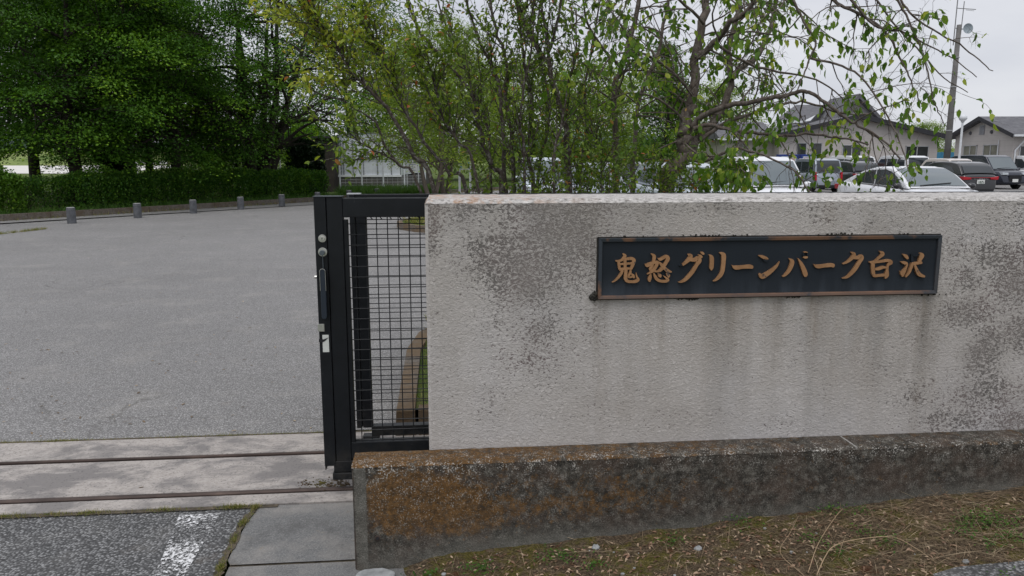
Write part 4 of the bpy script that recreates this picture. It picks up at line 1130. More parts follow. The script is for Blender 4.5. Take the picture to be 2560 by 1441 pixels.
ch.limb(L3([(1584,500),(1582,420),(1590,330),(1600,240),(1640,150),(1660,60),(1690,-90)], 6.2, 6.4), .022, .012, CC, n=13, t0=.35)
ch.limb(L3([(1554,172),(1500,110),(1470,60),(1450,-40)], 5.9, 5.6), .012, .006, CC, n=9)
ch.limb(L3([(1731,236),(1690,190),(1640,150),(1580,130),(1520,150),(1480,230)], 5.7, 5.3), .012, .004, CC, n=10)
ch.limb(L3([(1713,317),(1690,280),(1630,240),(1560,235),(1500,262),(1440,300)], 5.7, 5.4), .011, .004, CC, n=6)
ch.limb(L3([(1760,60),(1700,0),(1640,-40),(1560,-30),(1500,20)], 5.7, 5.2), .012, .004, CC, n=9)
ch.limb(L3([(1713,360),(1745,385),(1790,392),(1830,402),(1862,430)], 5.2, 4.5), .008, .003, dict(CC, len0=(.12, .32), leafsp=.022, leafy=1, leaf_lvl=0), n=20, t0=.35)
tree = thing('weeping_cherry', 'drooping cherry tree with bare twigs and fresh leaves right of the shrub clump', 'tree', (0, 0, 0))
ch.wood('trunk', M['bark'], tree)
def tint_cherry(Np, rs):
    t = rs.beta(2.2, 2.4, len(Np)); t = t * .8 + .06
    t += .16 * np.clip((1.9 - Np[:, 2]) , 0, 1) * 0
    m = rs.rand(len(Np)) < .14; t[m] = rs.uniform(.85, 1, m.sum()); return t
near_leaves('crown', ch, CC, M['leaf_cherry'], tree, (.027, .066), .66, .95, tint_cherry, 5, 1.3)
print('cherry leaves', len(ch.nodes))

# ------------------------------------------------------------------ shrub clump of many upright stems behind the wall
CS = dict(per_m=13, ang=(18, 48), len0=(.18, .60), r=(.005,), seg=(5, 4), trop=((0, 0, .45), (0, 0, .25)), wob=(.13, .2),
          ch=((2, 4),), ratio=(.35, .6), leaf_lvl=0, leafsp=.024, bare=.12)
STEMS = [
 ([(1170,600),(1054,484),(1000,415),(975,395),(953,383),(916,365),(870,330)], 5.0, 4.7, .010, .003),
 ([(1190,600),(1086,473),(1039,393),(1000,321),(967,271),(917,217),(873,173),(837,108),(800,60),(765,20)], 5.1, 5.0, .016, .004),
 ([(1000,415),(960,361),(945,314),(917,289),(859,253),(815,240),(785,228)], 5.0, 4.8, .009, .003),
 ([(1250,600),(1169,484),(1126,433),(1085,385),(1040,320),(1000,250),(960,150),(930,90),(905,40)], 5.2, 5.4, .013, .004),
 ([(1262,520),(1256,480),(1234,422),(1205,343),(1191,289),(1184,245),(1162,209),(1115,155),(1068,101),(1025,29),(1005,-60)], 5.3, 5.2, .017, .006),
 ([(1270,520),(1263,480),(1259,361),(1252,253),(1241,188),(1216,137),(1187,72),(1165,0),(1150,-90)], 5.4, 5.5, .014, .006),
 ([(1290,520),(1285,480),(1277,325),(1263,231),(1267,152),(1241,72),(1223,0),(1210,-90)], 5.6, 5.7, .015, .007),
 ([(1340,520),(1335,480),(1322,400),(1328,253),(1310,150),(1300,60),(1290,-60)], 5.5, 5.6, .015, .006),
 ([(1350,520),(1345,460),(1368,330),(1372,240),(1350,150),(1345,60),(1360,-60)], 5.8, 5.9, .012, .005),
 ([(1424,520),(1422,484),(1420,410),(1418,343),(1396,253),(1371,162),(1342,123),(1306,47),(1295,0),(1280,-90)], 5.3, 5.3, .020, .009),
 ([(1372,165),(1368,90),(1357,36),(1350,-60)], 5.3, 5.4, .010, .006),
 ([(1371,130),(1386,83),(1400,22),(1405,-60)], 5.3, 5.2, .010, .006),
 ([(1440,520),(1452,430),(1470,330),(1462,230),(1480,120),(1500,0)], 5.8, 6.0, .011, .005),
 ([(1260,600),(1190,440),(1150,360),(1110,300),(1085,210),(1060,120)], 5.0, 4.9, .010, .003),
 ([(1310,520),(1312,420),(1300,320),(1310,220),(1330,110),(1335,0)], 5.1, 5.0, .010, .004),
 ([(1390,520),(1385,430),(1400,330),(1420,220),(1440,120),(1440,20)], 5.1, 5.1, .009, .004),
 ([(1500,520),(1505,430),(1490,350),(1500,290)], 5.2, 5.1, .008, .003),
 ([(1240,520),(1225,400),(1215,300),(1140,120),(1100,20),(1080,-60)], 5.7, 5.8, .010, .004),
]
def stems(name, label, ids, seed, extra_low, mat, tf, size=(.032, .062), dens=1.0):
    pl_ = Plant(seed); CS = dict(globals()['CS']); CS['per_m'] *= dens
    for i in ids:
        pts, y0, y1, r0, r1 = STEMS[i]; q = L3(pts, y0, y1)
        if i not in (2, 10, 11): q[0].z = .12
        pl_.limb(q, r0 * 1.25, r1 * 1.2, dict(CS, per_m=CS['per_m'] * (.45 if i in (0, 2) else (1.25 if i == 1 else 1))), t0=.46 if i in (0, 1, 3) else (.45 if i in (2, 13) else .10))
    for (x0, x1, y_, hh, n) in extra_low:
        for k in range(n):
            px = pl_.r.uniform(x0, x1); Y_ = pl_.r.uniform(4.7, 6.4); a_ = P(px, 480, Y_); a_.z = .12
            h_ = pl_.r.uniform(.5, 1) * hh; t_ = P(px + pl_.r.gauss(0, 30), 480, Y_); t_.z = 1.2 + h_; m_ = a_.lerp(t_, .55) + Vector((pl_.r.gauss(0, .05), 0, 0))
            pl_.limb([a_, m_, t_], .006, .002, CS, t0=.45, n=int(5 + 12 * h_))
    t_ = thing(name, label, 'shrub', (0, 0, 0), 0, 'shrubs planted behind the wall')
    pl_.wood('stem', M['bark_shrub'], t_)
    near_leaves('crown', pl_, CS, mat, t_, size, .56, .25, tf, seed + 1, 1.2)
    print(name, len(pl_.nodes))
def tint_sh(yl):
    def f(Np, rs):
        t = rs.beta(2, 2.6, len(Np)) * .72
        left = np.clip((-.35 - Np[:, 0]) / .9, 0, 1) * np.clip((Np[:, 2] - 1.55) / .5, 0, 1)
        t += left * .36 * yl + .05 * yl
        t = np.minimum(t, .9); m = rs.rand(len(Np)) < .015 + .02 * (yl < .5); t[m] = rs.uniform(.92, 1, m.sum()); return np.clip(t, 0, 1)
    return f
stems('multi_stem_shrub', 'leaning yellow green shrub just behind the left end of the wall', [0, 1, 2, 3, 13], 21, [(1190, 1260, 480, .25, 3)], M['leaf_shrub'], tint_sh(1), (.024, .054), 1.6)
stems('multi_stem_shrub', 'tall bushy shrub with dense dark upright stems in the middle of the bed', [4, 5, 6, 7, 8, 14, 17], 31, [(1180, 1400, 480, .40, 9)], M['leaf_shrub'], tint_sh(.5), (.022, .044), .72)
stems('multi_stem_shrub', 'shrub with one thick grey forked stem beside the cherry', [9, 10, 11, 12, 15, 16], 41, [(1400, 1740, 480, .40, 26)], M['leaf_shrub'], tint_sh(.2), (.022, .044), .75)

# ------------------------------------------------------------------ big trees in the distance: trunk with limbs, crown of leaf sprays
def spray_tree(seed, H, Rc, zlow, nspray, nleaf, ls, spray_r, trunk_r, multi=1, hollow=.35, flat=.10, tilt=.25, mat='leaf_dark', bark='bark_far', shape='wide', open_=0.0, lean=0.0):
    """returns (trunk mesh object, crown mesh object) built round the origin"""
    rs = np.random.RandomState(seed); pl_ = Plant(seed)
    tips = []
    for m_ in range(multi):
        a_ = 2 * math.pi * (m_ + .3) / max(1, multi); sp_ = .25 if multi > 1 else .05
        d = Vector((math.cos(a_) * sp_ + lean, math.sin(a_) * sp_, 1)).normalized()
        p = Vector((math.cos(a_) * trunk_r * .5 * (multi > 1), math.sin(a_) * trunk_r * .5 * (multi > 1), -.1)); pts = [p.copy()]
        n = 9; st_ = H * .82 / n
        for i in range(n):
            d = (d + pl_.rv() * .06 + Vector((0, 0, .05))).normalized(); p = p + d * st_; pts.append(p.copy())
        pl_.tubes.append((smooth_line(pts, 2), [max(.03, (trunk_r / (1 if multi == 1 else 1.5)) * (1 - .86 * (i / (2*n)) ** .8)) for i in range(2 * n + 1)], 9))
        for k in range(int(15 / multi) + 6):
            f = pl_.r.uniform(.16, .95) * n; i = min(n - 1, int(f)); q = pts[i].lerp(pts[i+1], f - i)
            an = pl_.r.uniform(0, 2 * math.pi); el_ = pl_.r.uniform(.25, .95); dd = Vector((math.cos(an), math.sin(an), el_)).normalized()
            Lb = Rc * pl_.r.uniform(.6, .95) * (1 - .35 * f / n); bp_ = [q.copy()]; ns = 7
            for j in range(ns):
                dd = (dd + pl_.rv() * .12 + Vector((0, 0, -.05))).normalized(); bp_.append(bp_[-1] + dd * Lb / ns)
            rb = trunk_r * .30 * (1 - .5 * f / n)
            pl_.tubes.append((bp_, [rb * (1 - .85 * j / ns) + .006 for j in range(ns + 1)], 5))
            for j in range(2, ns + 1): tips.append(bp_[j])
            for kk in range(5):
                j = pl_.r.randint(2, ns - 1); d3 = pl_.side((bp_[j+1] - bp_[j]).normalized(), R(pl_.r.uniform(25, 60))); q3 = bp_[j]; b3 = [q3.copy()]
                for jj in range(4):
                    d3 = (d3 + pl_.rv() * .12).normalized(); b3.append(b3[-1] + d3 * Lb * .09)
                pl_.tubes.append((b3, [rb * .3 * (1 - .8 * jj / 4) + .004 for jj in range(5)], 3)); tips.append(b3[-1])
    C_l = []; 
    while len(C_l) < nspray:
        z = rs.uniform(zlow, H); t = (z - zlow) / (H - zlow)
        if shape == 'wide': rm = Rc * (math.sqrt(max(0, 1 - ((t - .30) / .72) ** 2)))
        elif shape == 'cone': rm = Rc * (1 - t) ** .8
        else: rm = Rc * math.sqrt(max(0, 1 - ((t - .5) / .52) ** 2))
        r_ = rm * math.sqrt(rs.uniform(hollow ** 2, 1)); an = rs.uniform(0, 2 * math.pi)
        x, y = r_ * math.cos(an) + lean * z, r_ * math.sin(an)
        nn_ = mnoise.noise(Vector((x * .42 + seed, y * .42, z * 1.15)))
        if nn_ < -.05 + open_ and rs.rand() < .85: continue
        C_l.append((x, y, z, an, r_ / max(.1, rm)))
    Ps, Ds, Us, Ls, Ts = [], [], [], [], []
    tp = np.array([tuple(t) for t in tips])
    for x, y, z, an, rf in C_l:
        sr = spray_r * rs.uniform(.6, 1.25); m = int(nleaf * (sr / spray_r) ** 1.6)
        q = rs.normal(0, .5, (m, 2)); q = q / np.maximum(1, np.linalg.norm(q, axis=1, keepdims=True)) * sr
        out = np.array([math.cos(an), math.sin(an)]); along = q @ out
        zz_ = rs.normal(0, flat * sr, m) - tilt * along * (0.5 + rf) - .12 * (q ** 2).sum(1) / sr
        Pp = np.stack([x + q[:, 0], y + q[:, 1], z + zz_], 1)
        Dd = np.stack([q[:, 0] + out[0] * .5 * sr, q[:, 1] + out[1] * .5 * sr, -0.25 * sr * np.ones(m)], 1) + rs.normal(0, .3 * sr, (m, 3))
        Uu = rs.normal(0, .38, (m, 3)) + np.array([0, 0, 1])
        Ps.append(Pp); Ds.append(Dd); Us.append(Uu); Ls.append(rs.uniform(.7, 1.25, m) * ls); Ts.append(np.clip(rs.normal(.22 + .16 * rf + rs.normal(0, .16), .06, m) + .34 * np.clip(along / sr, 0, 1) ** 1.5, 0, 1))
        c_ = np.array([x, y, z]); j = np.argmin(((tp - c_) ** 2).sum(1)); a3 = Vector(tp[j]); c3 = Vector(c_)
        if (c3 - a3).length < 2.2 * spray_r + 1.0:
            mid = a3.lerp(c3, .5) + pl_.rv() * .06 + Vector((0, 0, .08)); pl_.tubes.append(([a3, mid, c3], [.014, .010, .004], 3))
    tr = pl_.wood('trunk', M[bark], None)
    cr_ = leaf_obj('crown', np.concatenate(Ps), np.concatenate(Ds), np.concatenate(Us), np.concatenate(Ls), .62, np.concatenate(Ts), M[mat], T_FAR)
    return tr, cr_
def plant_tree(parts, name, label, loc, rz, sc_=1.0, group=None, cat='tree', first=True):
    t = thing(name, label, cat, loc, rz, group); t.scale = (sc_, sc_, sc_)
    for p in parts:
        c = p if first else p.copy()
        if not first: COL.objects.link(c)
        c.parent = t
    return t
GRP = 'dark trees behind the hedge'
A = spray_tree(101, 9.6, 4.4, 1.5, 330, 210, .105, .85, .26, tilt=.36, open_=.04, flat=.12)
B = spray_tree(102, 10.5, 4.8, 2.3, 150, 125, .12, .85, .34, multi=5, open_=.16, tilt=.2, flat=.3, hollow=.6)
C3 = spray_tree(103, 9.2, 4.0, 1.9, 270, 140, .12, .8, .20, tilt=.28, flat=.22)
def gx(px, Y): return Vector(((px - 1280) / FPX * Y * (cT * 1.0) + 0, Y, 0))
def at_col(px, Y):
    p = P(px, 430, Y); p.z = 0.08; return p
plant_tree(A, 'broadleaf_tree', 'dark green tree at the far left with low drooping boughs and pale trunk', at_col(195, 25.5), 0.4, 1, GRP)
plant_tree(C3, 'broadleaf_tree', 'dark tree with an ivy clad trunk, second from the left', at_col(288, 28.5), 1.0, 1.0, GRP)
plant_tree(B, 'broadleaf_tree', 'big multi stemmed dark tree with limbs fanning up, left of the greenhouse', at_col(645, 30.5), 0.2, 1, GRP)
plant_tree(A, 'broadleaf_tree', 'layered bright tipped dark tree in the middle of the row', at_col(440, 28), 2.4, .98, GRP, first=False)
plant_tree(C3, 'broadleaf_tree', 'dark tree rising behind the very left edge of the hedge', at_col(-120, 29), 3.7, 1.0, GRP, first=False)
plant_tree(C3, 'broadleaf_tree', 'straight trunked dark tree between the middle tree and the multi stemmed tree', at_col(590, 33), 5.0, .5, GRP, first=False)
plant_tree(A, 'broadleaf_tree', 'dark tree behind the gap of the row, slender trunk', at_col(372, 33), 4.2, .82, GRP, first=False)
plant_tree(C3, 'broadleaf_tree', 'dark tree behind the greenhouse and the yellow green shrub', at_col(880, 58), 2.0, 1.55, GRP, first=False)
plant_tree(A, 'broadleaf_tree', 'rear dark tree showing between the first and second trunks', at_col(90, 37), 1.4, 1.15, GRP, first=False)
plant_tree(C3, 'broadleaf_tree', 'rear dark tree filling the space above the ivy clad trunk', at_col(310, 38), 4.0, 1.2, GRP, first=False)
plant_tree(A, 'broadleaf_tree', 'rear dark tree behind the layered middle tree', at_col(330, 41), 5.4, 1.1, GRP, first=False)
D4 = spray_tree(104, 8.5, 3.2, 1.9, 190, 120, .10, .75, .20, multi=2, mat='leaf_mid', bark='bark_pale', tilt=.3, flat=.2)
G2 = 'light green trees beyond the shrubs'
plant_tree(D4, 'forked_tree', 'light green tree with pale forked trunk leaning right, beyond the shrub stems', G(1112, 500) + Vector((0, 0, .1)), .3, .82, G2)
plant_tree(D4, 'forked_tree', 'light green tree with pale trunk close behind the left end of the wall', G(1080, 505) + Vector((0, 0, .1)), 2.5, .75, G2, first=False)
E5 = spray_tree(105, 9.5, 4.4, 1.2, 150, 110, .24, 1.3, .25, mat='leaf_mid', bark='bark_far', tilt=.2, flat=.3, shape='round', hollow=.5)
G3 = 'trees in the distance behind the car park'
for i, (px, Y, s_, rz_, lab) in enumerate([(1010, 62, .95, 0, 'distant light green tree above the notice board'), (1180, 66, 1.0, 1, 'distant tree seen through the middle shrub stems'),
        (1330, 60, .92, 2, 'distant tree left of the thick forked stem'), (1470, 68, 1.0, 3, 'distant tree behind the thin left stems of the cherry'), (1600, 74, 1.0, 4, 'distant tree just left of the cherry trunk'),
        (1780, 85, 1.0, 5, 'distant tree above the left wing of the long building'), (760, 70, .55, 2.2, 'distant tree behind the multi stemmed dark tree'), (560, 66, .5, 3.2, 'distant tree seen under the dark crowns, left of the greenhouse'), (2310, 95, .62, 1.7, 'low treetop showing between the two gabled buildings')]):
    plant_tree(E5, 'broadleaf_tree', lab, at_col(px, Y), rz_, s_, G3, first=(i == 0))
F6 = spray_tree(106, 8.4, 2.6, 1.0, 170, 100, .15, .8, .2, mat='leaf_dark', bark='bark_far', shape='cone', tilt=.1, flat=.25)
plant_tree(F6, 'conifer', 'dark green conical tree beyond the cherry trunk', at_col(1655, 48), 0, 1, None)

# ------------------------------------------------------------------ hedge, bushes
def leaf_volume(name, mat, path, wd, h, n, ls, seed, parent, bump=.12, tint0=.4, sparse=None):
    rs = np.random.RandomState(seed); path = [Vector(p) for p in path]
    seg = [(path[i+1] - path[i]).length for i in range(len(path) - 1)]; tot = sum(seg)
    u = rs.uniform(0, tot, n); Ps = np.zeros((n, 3)); Un = np.zeros((n, 3)); cum = 0
    tx = np.zeros((n, 3)); nx = np.zeros((n, 3)); k = 0
    for i, L_ in enumerate(seg):
        m = (u >= cum) & (u <= cum + L_); d = (path[i+1] - path[i]).normalized(); q = Vector((-d.y, d.x, 0))
        tx[m] = np.array(path[i]) + np.outer(u[m] - cum, np.array(d)); nx[m] = np.array(q); cum += L_
    a = rs.uniform(0, 1, n); face = rs.rand(n)
    # cross-section: front face, top, back face as a rounded arch
    th = rs.uniform(0, math.pi, n); dep = 1 - np.abs(rs.normal(0, .16, n)); 
    c_, s_ = np.cos(th), np.sin(th); pw = .45
    ex = np.sign(c_) * np.abs(c_) ** pw; ez = np.abs(s_) ** pw
    bm = np.array([mnoise.noise(Vector((x * 1.4, t * 1.3, seed))) + .5 * mnoise.noise(Vector((x * 4, t * 3, seed + 3))) for x, t in zip(u, th)]) * bump
    wv = wd / 2 * ex * dep + bm * ex; zv = h * ez * (.35 + .65 * dep) * 1.0 + bm * ez
    lowm = rs.rand(n) < .35; zv[lowm] = rs.uniform(.02, 1, lowm.sum()) * h * .9
    wv[lowm] = (wd / 2 * np.sign(rs.rand(lowm.sum()) - .35)) * (1 - np.abs(rs.normal(0, .14, lowm.sum()))) + bm[lowm]
    Ps = tx + nx * wv[:, None]; Ps[:, 2] += zv
    out = nx * (ex * .8)[:, None]; out[:, 2] += ez * .6 + .25
    D = norm(out + rs.normal(0, .6, (n, 3))); U = norm(np.array([0, 0, 1.0]) + rs.normal(0, .6, (n, 3)))
    keep = np.ones(n, bool)
    if sparse is not None: keep = rs.rand(n) < np.array([sparse(x / tot) for x in u])
    tint = np.clip(rs.normal(tint0, .2, n) + bm * 1.2, 0, 1)
    return leaf_obj(name, Ps[keep], D[keep], U[keep], rs.uniform(.7, 1.3, keep.sum()) * ls, .6, tint[keep], mat, T_FAR, parent)
def hedge(name, label, cat, path, wd, h, n, ls, seed, mat, **kw):
    t = thing(name, label, cat, path[0])
    loc = Vector(path[0]); pp = [Vector(p) - loc for p in path]
    leaf_volume('foliage', mat, pp, wd, h, n, ls, seed, t, **kw)
    mb = MB(); r_ = random.Random(seed); tot = (pp[-1] - pp[0]).length
    for k in range(int(tot * 9)):
        f = r_.random(); i = min(len(pp) - 2, int(f * (len(pp) - 1))); b_ = pp[i].lerp(pp[i+1], f * (len(pp) - 1) - i) + Vector((r_.gauss(0, .08), r_.uniform(-wd, wd) * .3, 0))
        e_ = b_ + Vector((r_.gauss(0, .18), r_.gauss(0, .15), h * r_.uniform(.6, .95))); mb.tube([b_, b_.lerp(e_, .5) + Vector((r_.gauss(0, .05), 0, 0)), e_], [.012, .009, .004], 4, False)
    mb.build('stem', M['bark_far'], t, smooth=True)
def kp(px, off, z=.10):
    """point on the verge, px column measured on the kerb line, off metres behind it"""
    best = min((abs((P(px, 500, 1).x) - (K0 + kd * t).x / (K0 + kd * t).y), t) for t in np.arange(0, 60, .05))
    p = K0 + kd * best[1] + kn * off; p.z = z; return p
H0, H1, H2, H3 = kp(-160, 1.35), kp(150, 1.35), kp(640, 1.45), kp(862, 1.5)
hedge('hedge', 'long dark green clipped hedge behind the kerb, under the dark trees', 'hedge', [kp(225, 1.35), H2, H3], 1.3, 1.10, 62000, .068, 7, M['leaf_hedge'], bump=.24)
hedge('hedge', 'thin gappy stretch of hedge with the pale gravel showing through, by the first bollard', 'hedge', [kp(95, 1.35), kp(235, 1.35)], .8, 1.02, 5600, .065, 8, M['leaf_hedge'], sparse=lambda t: .45 + .4 * abs(math.sin(t * 5)))
hedge('bush', 'bright green untrimmed bush at the left edge', 'bush', [kp(-220, 1.4), kp(95, 1.3)], 1.5, 1.20, 30000, .075, 9, M['leaf_bright'], bump=.3)
hedge('bush', 'rounded black green evergreen bush left of the greenhouse', 'bush', [at_col(735, 33), at_col(800, 33)], 2.2, 2.3, 17000, .11, 10, M['needle'], bump=.3)
hedge('bush', 'black green ivy mass round the second trunk', 'bush', [at_col(268, 27.5), at_col(300, 27.5)], .9, 1.9, 6500, .09, 12, M['needle'], bump=.25)
hedge('bush', 'wide pale bush seen under the dark crowns behind the hedge', 'bush', [at_col(480, 44), at_col(800, 46)], 3, 3.4, 15000, .16, 13, M['leaf_dark'], bump=.5, tint0=.5)

# ------------------------------------------------------------------ grass, weeds, litter
def blades(name, pts_, hh, mat, seed, lab, cat, wd=.10, up=1.0):
    rs = np.random.RandomState(seed); pts_ = np.array(pts_); n = len(pts_)
    D = norm(np.stack([rs.normal(0, .55, n), rs.normal(0, .55, n), np.full(n, up)], 1)); U = norm(rs.normal(0, 1, (n, 3)))
    Ln = rs.uniform(.4, 1.2, n) * hh
    o = leaf_obj(name, pts_, D, U, Ln, wd, rs.beta(1.6, 1.6, n), mat, T_BLADE, None, 1.2); return tag(o, lab, cat, kind='stuff')
def line_pts(f, n, seed, clump=12, spread=.03, tight=.4):
    """clumped points along f(t) -> Vector"""
    r_ = random.Random(seed); out = []; cs = [(r_.random(), r_.uniform(.3, 1.6)) for _ in range(clump)]
    for k in range(n):
        if r_.random() < tight: t = r_.random()
        else: c_ = r_.choices(cs, [c[1] for c in cs])[0]; t = min(1, max(0, c_[0] + r_.gauss(0, .012)))
        p = f(t); out.append((p[0] + r_.gauss(0, spread), p[1] + r_.gauss(0, spread), p[2])); 
    return out
f1 = lambda t: WW(-4.5 + 4.7 * t, V_TB + .010, .0)
blades('grass', line_pts(f1, 3600, 1, 40, .008, .30), .020, M['grassb'], 1, 'grass line growing along the back edge of the track concrete', 'grass', .09)
f2 = lambda t: WW(-3.6 + (edge[0][0] + 3.6 + .04) * t, V_TF - .018, -.002)
blades('grass', line_pts(f2, 2000, 2, 16, .008, .20), .024, M['grassb'], 2, 'grass tufts between the road and the track concrete', 'grass', .09)
def f3(t):
    f = t * (len(jb) - 1); i = min(len(jb) - 2, int(f)); g = f - i
    return WW(jb[i][0] * (1-g) + jb[i+1][0] * g, jb[i][1] * (1-g) + jb[i+1][1] * g, .0)
blades('grass', line_pts(f3, 1500, 3, 9, .008, .30), .018, M['grassb'], 3, 'grass growing in the joint beside the apron slab', 'grass', .12)
def f4(t):
    p = K0.lerp(K1, t) - kn * .12; return p
blades('grass', line_pts(f4, 2600, 4, 40, .09, .15), .10, M['grassb'], 4, 'weeds along the foot of the kerb', 'grass', .1)
def f5(t):
    p = G(0, 586).lerp(G(115, 573), t); return p
blades('grass', line_pts(f5, 700, 5, 10, .03, .3), .07, M['grassb'], 5, 'grass in a crack of the plaza near the left edge', 'grass', .08)
r_ = random.Random(6); vp = []
for k in range(15000):
    p = K0.lerp(K1, r_.random()) + kn * r_.uniform(.2, .9); vp.append((p.x, p.y, .1))
blades('grass', vp, .22, M['weed'], 6, 'tall weeds on the verge in front of the hedge', 'grass', .07)
vp = []
for k in range(9000):
    p = WW(bx[0] + r_.uniform(.14, 3.5), bx[1] + r_.uniform(.14, 2.9), .13)
    if (p - WW(bx[0] + .9, bx[1] + 2.2)).length > 0: vp.append(tuple(p))
blades('grass', vp, .06, M['grassb'], 7, 'short grass inside the kerbed bed behind the gate', 'grass', .08)
vp = []
for k in range(9000):
    a_ = r_.uniform(0, 6.28); q_ = math.sqrt(r_.random()); vp.append((cx + 4.1 * q_ * math.cos(a_) * (1 if math.cos(a_) < 0 else 1.6), cy + 2.4 * q_ * math.sin(a_), .13))
blades('grass', vp, .22, M['grassb'], 8, 'rough grass in the far planting island', 'grass', .07)
vp = []
for k in range(9000):
    a_ = r_.random(); p = at_col(850 + 260 * a_, 33 + r_.uniform(-1.2, 3)); vp.append((p.x, p.y, .0))
blades('grass', vp, .5, M['weed'], 9, 'tall green weeds at the foot of the white mesh fence', 'grass', .06)
# leaf litter on the soil
def soilp(r_, s_lo=None):
    s_ = r_.uniform(sl0[0] + .12, 4.6); v_ = VB - abs(r_.triangular(0, 1.15, .1)); return s_, v_, soil_f(s_, v_)[2]
def litter(name, n, mat, seed, ln, wd, lab, cat, tpl, lift=.004, curl=1.0, zc=.12, clusters=None):
    r_ = random.Random(seed); Ps = []
    if clusters:
        for c in range(clusters):
            s_, v_, z_ = soilp(r_)
            for k in range(n // clusters):
                s2, v2 = s_ + r_.gauss(0, .03), min(VB - .004, v_ + r_.gauss(0, .03)); Ps.append((s2, v2, soil_f(s2, v2)[2] + lift + r_.random() * lift * 3))
    else:
        for k in range(n):
            s_, v_, z_ = soilp(r_); Ps.append((s_, v_, z_ + lift * r_.uniform(.5, 2)))
    rs = np.random.RandomState(seed); n = len(Ps)
    D = norm(np.stack([rs.normal(0, 1, n), rs.normal(0, 1, n), rs.normal(0, zc, n)], 1)); U = norm(np.array([0, 0, 1.]) + rs.normal(0, .25, (n, 3)))
    o = leaf_obj(name, Ps, D, U, rs.uniform(*ln, n), wd, rs.rand(n), mat, tpl, None, curl)
    o.location = O; o.rotation_euler = (0, 0, PHI); return tag(o, lab, cat, kind='stuff')
litter('straw', 10500, M['straw'], 21, (.012, .07), .03, 'dry straw scattered over the mossy soil', 'straw', T_FAR, .003, .3, .10)
litter('straw', 420, M['straw'], 22, (.10, .30), .008, 'long dry grass stalks lying on the soil', 'straw', T_FAR, .008, .25, .08)
def litter2():
    r_ = random.Random(66); Ps = []
    for k in range(7000):
        s_ = min(4.6, 1.2 + abs(r_.gauss(0, 1.0)) + .8 * r_.random()); v_ = VB - abs(r_.gauss(0, .45)) - .02; Ps.append((s_, v_, soil_f(s_, v_)[2] + .005 + .006 * r_.random()))
    rs = np.random.RandomState(66); n = len(Ps); D = norm(np.stack([rs.normal(0, 1.2, n), rs.normal(-.3, .7, n), rs.normal(0, .12, n)], 1))
    o = leaf_obj('straw', Ps, D, norm(np.array([0, 0, 1.]) + rs.normal(0, .25, (n, 3))), rs.uniform(.02, .12, n), .018, rs.beta(2.5, 1.6, n), M['straw'], T_FAR, None, .3)
    o.location = O; o.rotation_euler = (0, 0, PHI); tag(o, 'matted pale straw thicker toward the right of the soil bank', 'straw', kind='stuff')
litter2()
litter('leaf_litter', 5200, M['dead'], 23, (.006, .026), .5, 'small dead brown leaves on the soil', 'leaves', T_NEAR, .003, 2.0, .15)
litter('weeds', 4600, M['weed'], 24, (.006, .014), .7, 'small green weeds dotted over the soil', 'weeds', T_NEAR, .007, 1.0, .25, clusters=70)
def pebbles():
    mb = MB(); r_ = random.Random(31)
    for k in range(110):
        s_, v_, z_ = soilp(r_); a_ = .002 + abs(r_.gauss(0, .0028)); mb.sphere((s_, v_, z_ + a_ * .3), a_, 3, r_.uniform(.8, 1.3), r_.uniform(.8, 1.2), .6)
    o = mb.build('gravel', M['stone'], loc=O, rz=PHI); tag(o, 'small grey pebbles in the soil', 'gravel', kind='stuff')
pebbles()
def stone(px, py, r, lab):
    s_, v_ = on_soil(px, py); t = thing('stone', lab, 'stone', WW(s_, v_, soil_f(s_, v_)[2])); mb = MB(); r_ = random.Random(px)
    mb.sphere((0, 0, r * .3), r, 5, 1.2, .9, .7); mb.v = [tuple(c * (1 + r_.uniform(-.18, .18)) for c in p) for p in mb.v]
    mb.build('body', M['stone'], t)
stone(1489, 1371, .014, 'whitish grey stone on the soil below the low wall'); stone(1745, 1374, .013, 'blue grey pebble stone below the middle of the low wall'); stone(2415, 1404, .011, 'dark grey stone near the lower right asphalt')
def stem_thing(lab, pts, r):
    q = []
    for px, py, lift in pts:
        s_, v_ = on_soil(px, py); q.append(WW(s_, v_, soil_f(s_, v_)[2] + lift))
    c = q[0].copy(); t = thing('dry_stem', lab, 'stem', c, 0, 'dry stems on the soil'); mb = MB(); sm = smooth_line([p - c for p in q], 5)
    mb.tube(sm, [r * (1 - .5 * i / len(sm)) for i in range(len(sm))], 6); mb.build('stalk', plain('dry stem', (.36, .26, .16), .8, var=.2, scale=40), t, smooth=True)
stem_thing('thick pale dry stem arching over the soil at the lower right', [(2042, 1441, .01), (2062, 1400, .02), (2085, 1378, .025), (2140, 1362, .025), (2230, 1354, .02), (2290, 1380, .012), (2340, 1410, .004)], .0022)
stem_thing('straight dry stem slanting up toward the low wall', [(2020, 1435, .006), (2045, 1370, .02), (2085, 1310, .03), (2106, 1290, .035)], .0018)
stem_thing('thin bent dry stem left of the arching one', [(2010, 1441, .004), (1950, 1390, .012), (1975, 1345, .02), (1995, 1308, .03)], .0013)
